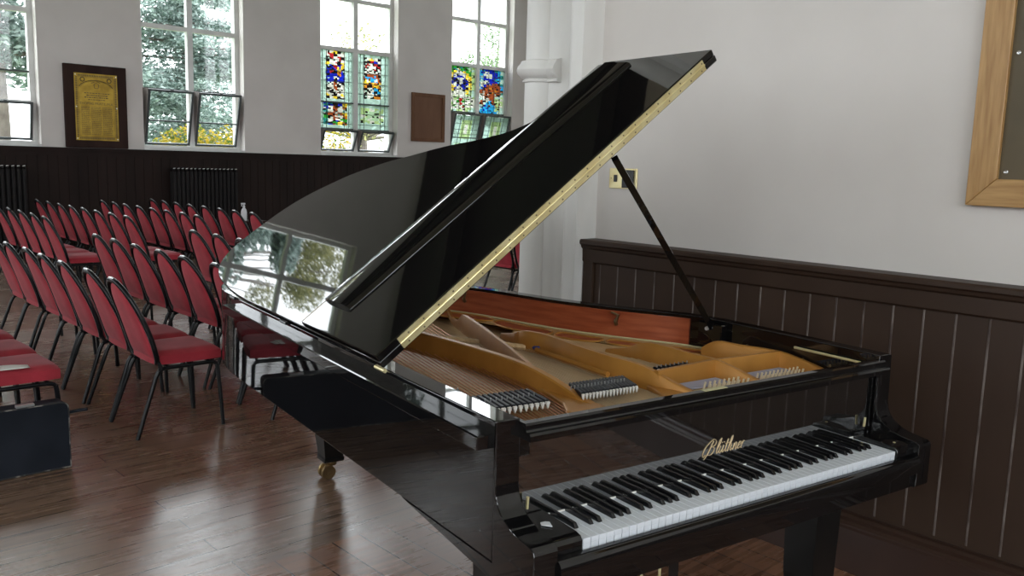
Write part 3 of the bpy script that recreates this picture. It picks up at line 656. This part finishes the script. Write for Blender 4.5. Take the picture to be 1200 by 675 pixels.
# tuning pins
def pin(x,y,z=.862,h=.028):
    m=MB(); m.tube([(x,y,z),(x+.004,y-.004,z+h)],.0036,6); m.build('tuning_pin','pin',piano)
for k in range(2):
    for i in range(9): pin(.82+.022*i+.008*k,.40+.03*k,.874,.028)
for k in range(2):
    for i in range(11): pin(1.07+.0205*i+.008*k,.40+.03*k,.874,.028)
for i in range(16): pin(-.03+.017*i,.27+.02*(i%2),.872,.024)
MB().box(.785,.965,.44,.505,.880,.884).build('pin_cloth','cloth',plate,smooth=False); MB().box(1.02,1.285,.44,.50,.880,.884).build('pin_cloth','cloth',plate,smooth=False)
# hooks on the lining, brass rod at treble end, prop cup
def hook(X,Y,nx,ny):
    n=Vector((nx,ny,0)).normalized(); t=Vector((-n.y,n.x,0)); p=Vector((X,Y,.93)); m=MB(); m.tube([p,p+n*.012+Vector((0,0,.012)),p+n*.014+t*.012+Vector((0,0,.04)),p+n*.014-t*.02+Vector((0,0,.05))],[.009,.008,.006,.005],6); m.build('lid_hook','screw',piano)
def lining_at(Y):
    c=[(abs(p.y-Y),i) for i,p in enumerate(inner) if p.x>.85]; i=min(c)[1]; t=(inner[i+1]-inner[i-1]).normalized(); return inner[i].x,inner[i].y,-abs(t.y),-abs(t.x)*(1)
for Y in (1.2,1.95):
    X_,Y_,nx,ny=lining_at(Y); hook(X_+nx*.009,Y_+ny*.009,nx,ny)
MB().tube([(1.306,.20,.962),(1.306,.46,.962)],.0045,8).build('brass_rod','brass',piano)
for Y in (.22,.32,.43,.55,.68,.8): MB().disc((1.3195,Y,.925),.0045,(-1,0,0),.003,8).build('screw','screw',piano)
MB().bbox(1.285,1.32,.78,.90,.895,.985,.004).build('prop_block','piano',piano,smooth=False)
# ---- lid (closed position coordinates, then rotated about the bass-side hinge)
TH=radians(37.01); YL=.691; PV=Vector((-A-.01,0,1.0))
def LT(p):
    u=p.x-PV.x; w_=p.z
    return Vector((PV.x+u*cos(TH)-w_*sin(TH), p.y, PV.z+u*sin(TH)+w_*cos(TH)))
lo=[(-.165,YL),(1.395,YL),(1.39,.85),(1.33,1.0),(1.2,1.15),(1.06,1.29),(.965,1.4),(.925,1.5),(.895,1.6),(.867,1.73),(.83,1.85),(.783,1.98),(.735,2.12),(.679,2.236),(.625,2.33),(.558,2.41),(.48,2.49),(.393,2.55),(.31,2.58),(.225,2.595),(.14,2.605),(.06,2.6),(-.0,2.575),(-.05,2.53),(-.09,2.46),(-.12,2.36),(-.142,2.22),(-.158,2.05),(-.165,1.85)]
ld=MB(); t=.024
lo_s=[lo[0],lo[1]]+[(p.x,p.y) for p in catmull([Vector((*p,0)) for p in lo[1:]],3)][1:]
ld.prism(lo_s,0,t,'z',LT); lid=ld.build('lid','piano',piano,smooth=True,angle=30,bevel=.004)
FT=.022
fp=MB(); fp.bbox(-.163,1.392,YL,1.252,t+.001,t+FT,.003,LT); flap=fp.build('lid_flap','piano',piano,smooth=False)
lip=MB(); z0=t+FT
pr=[(1.055,z0),(1.058,z0+.008),(1.068,z0+.0125),(1.10,z0+.0155),(1.15,z0+.0165),(1.2,z0+.0165),(1.235,z0+.0145),(1.249,z0+.008),(1.252,z0)]
lip.prism(pr,-.055,1.345,'x',LT); lip.build('flap_lip','piano',flap,angle=60)
ed_=MB(); ed_.box(-.16,-.052,1.2515,1.2535,t+.008,t+FT+.0008,LT); ed_.build('flap_edge_glint','inlay',flap,smooth=False)  # gold strip stands in for light caught on the flap's free edge
hg=MB(); hg.box(-.085,1.33,YL-.0035,YL-.0005,.005,t+FT-.004,LT); hg.tube([LT(Vector((-.085,YL-.004,t+.0))),LT(Vector((1.33,YL-.004,t+.0)))],.0032,8)
hinge=hg.build('lid_hinge','brass',lid,smooth=False); hinge['label']='long brass piano hinge along the folded edge'
for i in range(24):
    X=-.06+i*.0595
    for w_ in (.0125,.0335): hs=MB(); hs.disc(LT(Vector((X+(.012 if w_>.02 else 0),YL-.0034,w_))),.0028,(0,-1,0),.0012,8); hs.build('hinge_screw','screw',lid,smooth=False)
for Y in (.72,1.5,2.1): MB().tube([(-A-.006,Y-.03,.993),(-A-.006,Y+.03,.993)],.006,8).build('lid_pivot','brass' if Y<1 else 'piano_dull',piano)
# prop stick
a_=Vector((1.30,.84,.965)); b_=LT(Vector((PV.x+1.0085,.70,-.012))); m=MB()
dr=(b_-a_).normalized(); 
m.tube([a_,b_],.0155,4); m.build('lid_prop','piano',piano,smooth=False)
m=MB(); off=Vector((.02,.02,.0)); m.tube([a_+off*.8,a_+off*.8+dr*.36],.010,4); m.build('half_prop','piano',piano,smooth=False)
MB().tube([a_+Vector((-.03,0,0)),a_+Vector((.03,.03,0))],.008,8).build('prop_pivot','chrome',piano)
# legs and casters
def leg(x,y,top,w_,name='leg'):
    m=MB(); n=w_/2
    pr=[(n*1.15,top),(n*1.15,top-.05),(n,top-.06),(n*.9,.22),(n*.72,.12),(n*.78,.11),(n*.78,.095)]
    for k in range(len(pr)-1):
        (a,za),(b2,zb)=pr[k],pr[k+1]
        vs=[(x+sx*a,y+sy*a,za) for sx,sy in ((-1,-1),(1,-1),(1,1),(-1,1))]+[(x+sx*b2,y+sy*b2,zb) for sx,sy in ((-1,-1),(1,-1),(1,1),(-1,1))]
        m.add(vs,[(0,1,5,4),(1,2,6,5),(2,3,7,6),(3,0,4,7)]+([(0,3,2,1)] if k==0 else [])+([(4,5,6,7)] if k==len(pr)-2 else []))
    o=m.build(name,'piano_dull',piano,smooth=False)
    c=MB(); c.lathe([(.03,.095),(.034,.085),(.03,.07),(.018,.066)],(x,y,0),16)
    c.tube([(x,y,.075),(x-.02,y,.06),(x-.03,y,.035)],.012,8)
    for s in (-1,1):
        T=lambda p,s=s: Vector((x-.02+p.x,y+s*.022+p.z,.037+p.y)); c.lathe([(.012,-.009),(.034,-.009),(.037,-.004),(.037,.004),(.034,.009),(.012,.009)],(0,0,0),20,T)
    c.tube([(x-.02,y-.036,.037),(x-.02,y+.036,.037)],.008,8)
    c.build('caster','bronze',o)
leg(1.235,.28,.636,.13); leg(.0,.30,.636,.13); leg(.41,2.46,.79,.13)
# lyre and pedals
ly=MB()
for X in (.46,.762): ly.tube([(X,.45,.66),(X,.45,.16)],.022,4)
ly.bbox(.42,.80,.39,.51,.63,.662,.004); ly.bbox(.41,.81,.37,.53,.09,.16,.006); ly.build('lyre','piano',piano,smooth=False)
ro=MB()
for X in (.56,.611,.69): ro.tube([(X,.44,.64),(X,.44,.15)],.005,8)
ro.build('lyre_rod','brass',piano)
for X in (.55,.611,.672):
    m=MB(); m.prism([(X-.012,.38),(X+.012,.38),(X+.014,.31),(X+.022,.27),(X+.016,.235),(X,.225),(X-.016,.235),(X-.022,.27),(X-.014,.31)],.1,.108,'z'); m.build('pedal','brass',piano,smooth=False,bevel=.002)

# ------------------------------------------------------------------ chairs (facing +x, origin under the rear feet)
def chair_master():
    r=empty('stacking_chair',(0,0,0)); hw=.215
    # seat cushion
    s=MB(); prof=[]; nx,ny=14,12; vs=[]; 
    def rr(u,v):  # rounded square outline in plan
        return u,v
    def sheet(zf):
        out=[]
        for j in range(ny+1):
            for i in range(nx+1):
                u=-1+2*i/nx; v=-1+2*j/ny; k=1-.06*(u*u*v*v)*1.0; wid=.207-.012*(1-u)*.5
                x=.31+u*.195*k; y=v*wid*k; e=max(abs(u),abs(v)); out.append((x,y,zf(u,v,e)))
        return out
    top=sheet(lambda u,v,e: .472-.014*max(0,(e-.72)/.28)**2.2*1.6+.004*(1-e)-.004*(u+1)*0)
    bot=sheet(lambda u,v,e: .392+.008*max(0,(e-.8)/.2))
    n1=(nx+1)*(ny+1); fs=[]
    for j in range(ny):
        for i in range(nx):
            a=j*(nx+1)+i; fs+=[(a,a+1,a+nx+2,a+nx+1),(n1+a,n1+a+nx+1,n1+a+nx+2,n1+a+1)]
    ring=[i for i in range(nx+1)]+[j*(nx+1)+nx for j in range(1,ny+1)]+[ny*(nx+1)+i for i in range(nx-1,-1,-1)]+[j*(nx+1) for j in range(ny-1,0,-1)]
    for k in range(len(ring)): a,b2=ring[k],ring[(k+1)%len(ring)]; fs.append((a,b2,n1+b2,n1+a))
    s.add(top+bot,fs); s.build('seat','chair_red',r,angle=50)
    # back: bullet shape
    H0,H1=.40,.868
    def bx(z): 
        u=(z-H0)/(H1-H0); return .135-.15*u-.02*u*u+.012*sin(pi*u)
    out=[(-.175,.405),(-.198,.44),(-.208,.52),(-.203,.60),(-.188,.68),(-.160,.76),(-.122,.82),(-.075,.855),(-.03,.868),(0,.87),(.03,.868),(.075,.855),(.122,.82),(.160,.76),(.188,.68),(.203,.60),(.208,.52),(.198,.44),(.175,.405)]
    P=catmull([Vector((a*.965,b2,0)) for a,b2 in out],3)
    tb=MB(); tb.tube([(bx(p.y),p.x,p.y) for p in P],.0145,8); tb.tube([(bx(.405),-.175,.405),(bx(.40),0,.402),(bx(.405),.175,.405)],.010,6); tb.build('back_frame','chair_frame',r,angle=60)
    pad=MB(); cen=(0,.6); nr=5; rings=[]
    loop=[(p.x*.93,.405+(p.y-.405)*.93+.012) for p in P]; nl=len(loop)
    def lay(k,sgn):
        th=.024*(1-max(0,(k-.62)/.38)**2.4); 
        return [(bx(.6+(z-.6)*k)+sgn*th,y*k,.6+(z-.6)*k) for y,z in loop]
    ks=[.0,.4,.7,.88,.97,1.0]; allv=[]; 
    for sgn in (-1,1):
        for k in ks: allv+=lay(k,sgn)
    f2=[]
    for sI in (0,1):
        for a in range(len(ks)-1):
            o=(sI*len(ks)+a)*nl
            for i in range(nl): f2.append((o+i,o+(i+1)%nl,o+nl+(i+1)%nl,o+nl+i))
    o1=(len(ks)-1)*nl; o2=(2*len(ks)-1)*nl
    for i in range(nl): f2.append((o1+i,o1+(i+1)%nl,o2+(i+1)%nl,o2+i))
    pad.add(allv,f2); pad.build('backrest','chair_red',r,angle=60)
    # frame and legs
    fr=MB()
    for s_ in (-1,1):
        y=s_*.192; fr.tube([(.135,y,.366),(.16,y,.376),(.2,y,.38),(.42,y,.38),(.45,y,.376),(.468,y,.366)],.0115,8)
        fr.tube([(bx(.42),s_*.185,.425),(.15,y,.375)],.0115,8)
    fr.tube([(.2,-.192,.378),(.2,.192,.378)],.009,6); fr.tube([(.44,-.192,.378),(.44,.192,.378)],.009,6)
    fr.tube([(.3,.192,.378),(.3,.21,.37),(.36,.21,.37),(.36,.192,.378)],.004,5)
    fr.build('seat_frame','chair_frame',r,angle=60)
    for s_ in (-1,1):
        y=s_*.192; MB().tube([(0,s_*.212,0),(.07,y+s_*.008,.2),(.118,y,.335),(.135,y,.366)],[.012,.013,.013,.0125],8).build('leg','chair_frame',r,angle=60)
        MB().tube([(.492,s_*.212,0),(.482,y+s_*.008,.2),(.473,y,.335),(.468,y,.366)],[.012,.013,.013,.0125],8).build('leg','chair_frame',r,angle=60)
    cap=MB(); cap.tube([(bx(.868)-.002,-.035,.879),(bx(.87)-.002,0,.882),(bx(.868)-.002,.035,.879)],.006,6); cap.build('top_strip','chrome',r,angle=60)  # short silver strip over the top of the back frame
    return r
master=chair_master(); used=False
def place(x,y,label,group,rz=0):
    global used
    if not used: r=master; used=True
    else:
        r=master.copy(); C.objects.link(r)
        for ch in master.children:
            c=ch.copy(); C.objects.link(c); c.parent=r
    r.location=(x,y,0); r.rotation_euler=(0,0,rz); r['label']=label; r['category']='chair'; r['group']=group
ORD=['first','second','third','fourth','fifth','sixth','seventh','eighth']
rj=random.Random(3)
def row(x,y0,n,st,rowname,a_,b_,group):
    for k in range(n):
        pos='at the %s of'%a_ if k==0 else ('at the %s of'%b_ if k==n-1 else '%s from the %s in'%(ORD[k],a_))
        place(x+rj.uniform(-.012,.012),y0+st*k+rj.uniform(-.006,.006),'red padded chair, %s %s'%(pos,rowname),group,radians(rj.uniform(-.8,.8)))
row(.255,3.72,7,.452,'the near row left of the piano','camera end','aisle end','front block of red chairs')
row(-.60,3.73,4,.475,'the row behind the black case','case end','aisle end','front block of red chairs')
row(.99,3.62,7,.46,'the row just beyond the piano tail','piano end','aisle end','front block of red chairs')
row(1.86,3.72,7,.455,'the row behind the raised lid','near end','aisle end','front block of red chairs')
row(5.02,4.6,4,.45,'the row glimpsed past the pier','near end','far end','front block of red chairs')
row(1.2,8.6,5,.505,'the leftmost rear row','aisle end','far end','rear block of red chairs')
row(1.96,8.45,8,.485,'the second rear row','aisle end','far end','rear block of red chairs')
row(2.70,8.34,8,.455,'the third rear row','aisle end','far end','rear block of red chairs')
row(3.45,8.54,8,.455,'the rear row by the spray bottle','aisle end','far end','rear block of red chairs')

# ------------------------------------------------------------------ smaller things
# black case in the left foreground
cs=empty('equipment_case',(0,0,0)); tag(cs,'worn black flat case standing on the floor at the left edge, before the red seats','case')
m=MB(); x0,x1,h=-1.45,-.155,.336
pf=[(x0,0)]+[(x1-.004,0),(x1,.006)]+arc(x1-.03,h-.03,.03,0,pi/2,6)+[(x0+.03,h),(x0,h-.03)]
m.prism([(a,b2) for a,b2 in pf],3.292,3.40,'y'); m.build('case_body','case',cs,smooth=False,bevel=.004)
m=MB(); pe=[(x1+.001,.004),(x1+.001,h-.03)]+arc(x1-.03,h-.03,.031,0,pi/2,6)+[(x0,h+.001)]
m.tube([(a,3.292,b2) for a,b2 in pe],.0035,5,False); m.tube([(x0,3.292,.004),(x1,3.292,.004)],.004,5,False); m.build('case_edging','case_edge',cs)
m=MB(); m.tube([(-.157,3.33,.27),(-.10,3.29,.285),(-.075,3.27,.289)],.008,8); m.build('case_handle','case',cs)
m=MB(); m.tube([(-.75,3.345,h-.001),(-.75,3.345,h+.022),(-.73,3.345,h+.028),(-.6,3.345,h+.028),(-.58,3.345,h+.022),(-.58,3.345,h-.001)],.007,6); m.bbox(-.38,-.30,3.31,3.34,h-.002,h+.012,.002); m.build('case_latch','chrome',cs)
# paper on the seat
m=MB(); g_=[]; 
for j in range(5):
    for i in range(5): u,v=i/4,j/4; g_.append((-.40+.14*u+.01*v,3.545+.09*v-.02*u,.4775+.006*sin(3*u+1)*v+.003*u))
m.add(g_,[(j*5+i,j*5+i+1,j*5+i+6,j*5+i+5) for j in range(4) for i in range(4)])
o=m.build('paper_slip','paper'); s_=o.modifiers.new('thick','SOLIDIFY'); s_.thickness=.0008
tag(o,'crumpled white slip of paper lying on the nearest red seat','paper')
# radiators
def radiator(x0,x1,label):
    r=empty('radiator',((x0+x1)/2,12.62,0)); tag(r,label,'radiator','column radiators under the windows'); c=(x0+x1)/2
    n=int((x1-x0)/.068); st=(x1-x0)/n
    for k in range(n):
        m=MB(); X=x0+st*(k+.5)-c
        for yy in (-.06,0,.06): m.tube([(X,yy,.13),(X,yy,1.27)],.019,6,rb=.026)
        m.tube([(X,-.07,1.27),(X,-.04,1.305),(X,.04,1.305),(X,.07,1.27)],.022,6); m.tube([(X,-.07,.13),(X,.07,.13)],.022,6)
        if k in (0,n-1): m.tube([(X,0,0),(X,0,.13)],.02,6)
        s=m.build('radiator_section','radiator',r)
        MB().tube([(X-.018,-.052,1.312),(X+.018,-.052,1.32)],.0065,5).build('pale_top','white_paint',s)  # short pale bar on top of each section
    m=MB(); m.tube([(x0-c-.06,0,.15),(x1-c+.06,0,.15)],.014,8); m.tube([(x0-c-.06,0,.15),(x0-c-.06,0,0)],.014,8); m.build('pipe','radiator',r)
radiator(4.07,5.17,'dark column radiator under the window with open hoppers, right of the plaque')
radiator(.75,2.0,'dark column radiator at the left edge under the leftmost window')
# gilt plaque
pq=empty('memorial_plaque',(3.035,YB,1.6)); tag(pq,'dark wooden memorial board with engraved gilt plate between the left two windows','plaque')
m=MB(); m.bbox(-.445,.445,-.05,0,0,1.215,.008); m.build('plaque_board','dark_wood',pq,smooth=False)
m=MB(); m.box(-.305,.305,-.058,-.05,.11,1.09); m.build('plaque_plate','gilt',pq,smooth=False)
m=MB(); yy=-.0585
def eb(x0_,x1_,z0_,z1_): m.box(x0_,x1_,yy-.001,yy,z0_,z1_)
for k in range(20):
    a=-.25+k*.025; eb(a,a+.014,1.045,1.07); eb(a,a+.014,.13,.155)
for k in range(34):
    z=.16+k*.026; eb(-.288,-.262,z,z+.015); eb(.262,.288,z,z+.015)
eb(-.252,-.249,.16,1.04); eb(.249,.252,.16,1.04); eb(-.25,.25,1.036,1.04); eb(-.25,.25,.16,.164)
ac=arc(0,.55,.0,0,0,1)
def arcs(r_,z_,w_):
    P=[(r_*cos(a)*1.0,z_+r_*.55*sin(a)) for a in [pi*.08+pi*.84*i/20 for i in range(21)]]
    m.tube([(p[0],yy,p[1]) for p in P],w_,4,False)
arcs(.245,.86,.005); arcs(.225,.86,.002)
for sx in (-1,1):
    m.tube([(sx*.19+.03*cos(a),yy,1.0+.03*sin(a)) for a in [2*pi*i/12 for i in range(13)]],.006,4,False)
m.tube([(-.03,yy,.93),(.0,yy,.96),(.04,yy,.93),(.03,yy,.88),(-.02,yy,.88),(-.03,yy,.93)],.004,4); m.tube([(-.07,yy,.95),(-.02,yy,.97)],.004,4); m.tube([(.01,yy,.98),(.06,yy,.96)],.004,4)
rl=random.Random(5)
for z,x_,hh in ((.80,.17,.01),(.765,.14,.014),(.735,.17,.014),(.705,.12,.01)):
    a=-x_
    while a<x_: w_=rl.uniform(.012,.035); eb(a,a+w_,z,z+hh); a+=w_+.009
z=.595
while z>.19:
    for c0,c1 in ((-.22,-.10),(-.08,.06),(.08,.22)):
        a=c0
        while a<c1-.01: w_=rl.uniform(.008,.025); eb(a,min(a+w_,c1),z,z+.008); a+=w_+.007
    z-=.021
m.build('engraving','engrave',pq,smooth=False)
def text(s_,size,loc,rot,parent,m_,name='lettering',ext=.0008,shear=0):
    cu=bpy.data.curves.new(name,'FONT'); cu.body=s_; cu.size=size; cu.extrude=ext; cu.align_x='CENTER'; cu.align_y='CENTER'; cu.shear=shear
    o=bpy.data.objects.new(name,cu); C.objects.link(o); dg=bpy.context.evaluated_depsgraph_get(); me=bpy.data.meshes.new_from_object(o.evaluated_get(dg)); bpy.data.objects.remove(o)
    o=bpy.data.objects.new(name,me); C.objects.link(o); me.materials.clear(); me.materials.append(M[m_]); o.location=loc; o.rotation_euler=rot; o.parent=parent; return o
text('THOMAS PRATT, M.A.',.05,(0,yy,.652),(pi/2,0,0),pq,'engrave')
m=MB()
for sx in (-1,1):
    for z in (.135,.6,1.065): m.disc((sx*.287,yy+.001,z),.009,(0,-1,0),.003,10)
m.build('plaque_screw','chrome',pq)
# brown framed panel between windows 3 and 4
bp2=empty('wall_panel',(9.29,YB,1.92)); tag(bp2,'plain brown wooden framed panel on the wall between the two stained glass windows','panel')
m=MB(); W_,H_=.41,.94
m.bbox(-W_,-W_+.07,-.04,0,0,H_,.005); m.bbox(W_-.07,W_,-.04,0,0,H_,.005); m.bbox(-W_+.07,W_-.07,-.04,0,0,.07,.005); m.bbox(-W_+.07,W_-.07,-.04,0,H_-.07,H_,.005); m.build('panel_frame','brown_frame',bp2,smooth=False)
MB().box(-W_+.07,W_-.07,-.018,0,.07,H_-.07).build('panel_board','brown_panel',bp2,smooth=False)
# pine framed board on the right wall
fb2=empty('framed_board',(XW,-.055,1.47)); tag(fb2,'pine-framed dark olive board on the white wall at the right edge','board')
Wd,Hd,fw=1.5,1.9,.096
def rp(poly,a0,a1,m_,nm,par=fb2): MB().prism(poly,a0,a1,'x').build(nm,m_,par,smooth=False,bevel=.003)
rp([(0,0),(0,Hd),(-fw,Hd-fw),(-fw,fw)],-.032,0,'oak','frame_stile'); rp([(-Wd,0),(-Wd,Hd),(-Wd+fw,Hd-fw),(-Wd+fw,fw)],-.032,0,'oak','frame_stile')
rp([(-.0005,0),(-fw-.0005,fw),(-Wd+fw,fw),(-Wd,0)],-.032,0,'oak_h','frame_rail'); rp([(-.0005,Hd),(-fw-.0005,Hd-fw),(-Wd+fw,Hd-fw),(-Wd,Hd)],-.032,0,'oak_h','frame_rail')
MB().box(-.012,0,-Wd+fw,-fw,fw,Hd-fw).build('backing_board','board',fb2,smooth=False)
m=MB()
for y_,z_ in ((-fw-.022,fw+.025),(-fw-.022,fw+.43),(-fw-.022,Hd-fw-.03),(-Wd+fw+.03,fw+.03)):
    m.lathe([(.002,.0),(.006,.0),(.0075,.003),(.0055,.0045),(.003,.002)],(0,0,0),12,lambda p,y_=y_,z_=z_: Vector((-.012-p.z,y_+p.x,z_+p.y)))
m.build('screw_cup','chrome',fb2)
# switch plates
sw=empty('light_switch',(XW,1.605,1.51)); tag(sw,'square brass light switch plate on the white wall behind the lid prop','switch')
MB().bbox(-.008,0,-.043,.043,-.05,.05,.002).build('plate','brass',sw,smooth=False); MB().bbox(-.014,-.008,-.009,.009,-.017,.017,.001).build('rocker','black_plastic',sw,smooth=False)
MB().disc((-.008,.028,0),.003,(-1,0,0),.001).build('plate_screw','screw',sw)
sk=empty('socket_plate',(XW,1.517,1.51)); tag(sk,'black switch module in brass surround half hidden by the lid prop','switch')
MB().bbox(-.007,0,-.045,.045,-.05,.05,.002).build('plate','brass',sk,smooth=False)
m=MB(); m.bbox(-.016,-.007,-.03,.043,-.045,.0,.002); m.bbox(-.018,-.007,-.03,.036,.0,.043,.002); m.build('switch_module','black_plastic',sk,smooth=False)
MB().disc((-.0162,.0,-.022),.003,(-1,0,0),.001).build('indicator','plastic_white',sk)
# small table with spray bottle beyond the rear chairs
tb=empty('side_table',(4.55,11.0,0)); tag(tb,'low dark side table half hidden behind the rear red chairs','table')
m=MB(); m.bbox(-.25,.25,-.2,.2,.56,.59,.004); m.build('tabletop','dark_wood',tb,smooth=False)
for sx in (-1,1):
    for sy in (-1,1): MB().tube([(sx*.21,sy*.16,0),(sx*.21,sy*.16,.56)],.015,8).build('leg','dark_wood',tb)
sp=empty('spray_bottle',(4.50,10.98,.59)); tag(sp,'pale spray bottle standing beyond the rear block of chairs','bottle')
MB().lathe([(.04,0),(.043,.01),(.043,.12),(.036,.16),(.016,.19),(.014,.2)],n=16).build('bottle_body','plastic_white',sp)
m=MB(); m.lathe([(.017,.195),(.017,.215),(.01,.225),(.008,.25)],n=12); m.bbox(-.045,.02,-.011,.011,.238,.262,.003); m.tube([(-.03,0,.24),(-.038,0,.21)],.005,6); m.build('spray_head','plastic_white',sp)

# ------------------------------------------------------------------ light
W=bpy.data.worlds.new('sky'); bpy.context.scene.world=W; W.use_nodes=True
bg=W.node_tree.nodes['Background']; bg.inputs[0].default_value=(.92,.96,1.0,1); bg.inputs[1].default_value=1.0
def portal(loc,rot,sx,sy):
    l=bpy.data.lights.new('window_portal','AREA'); l.shape='RECTANGLE'; l.size=sx; l.size_y=sy; l.cycles.is_portal=True
    o=bpy.data.objects.new('window_portal',l); o.location=loc; o.rotation_euler=rot; C.objects.link(o)
for x in WX: portal((x,YB+.44,SILL+WH/2),(-pi/2,0,0),WW,WH)
for y in LY: portal((XL-.44,y,SILL+WH/2),(0,-pi/2,0),WH,1.6)
for y in FILL_RY: portal((XR2+.44,y,SILL+WH/2),(0,pi/2,0),WH,SW)
for x in FILL_SX: portal((x,ys0+.01,SILL+WH/2),(pi/2,0,0),SW,WH)
for x in FILL_FX: portal((x,YF-.44,SILL+WH/2),(pi/2,0,0),FW,WH)

# ------------------------------------------------------------------ camera
cam=bpy.data.cameras.new('camera'); co=bpy.data.objects.new('camera',cam); C.objects.link(co)
r_=Vector((0.73310972,-0.67949763,0.02886368)); u_=Vector((0.07709467,0.12519374,0.98913242)); f_=Vector((0.67572668,0.72291736,-0.1441664))
mw=Matrix.Identity(4)
for i in range(3): mw[i][0]=r_[i]; mw[i][1]=u_[i]; mw[i][2]=-f_[i]
mw.translation=Vector((-1.40484616,-1.24170989,1.57768325)); co.matrix_world=mw
cam.sensor_fit='HORIZONTAL'; cam.sensor_width=36; cam.lens=1016.79/1200*36; cam.clip_start=.02; cam.clip_end=300
sc_=bpy.context.scene; sc_.camera=co
sc_.view_settings.view_transform='Standard'; sc_.view_settings.look='None'; sc_.view_settings.gamma=1; sc_.view_settings.use_curve_mapping=False
sc_.view_settings.exposure=2.98
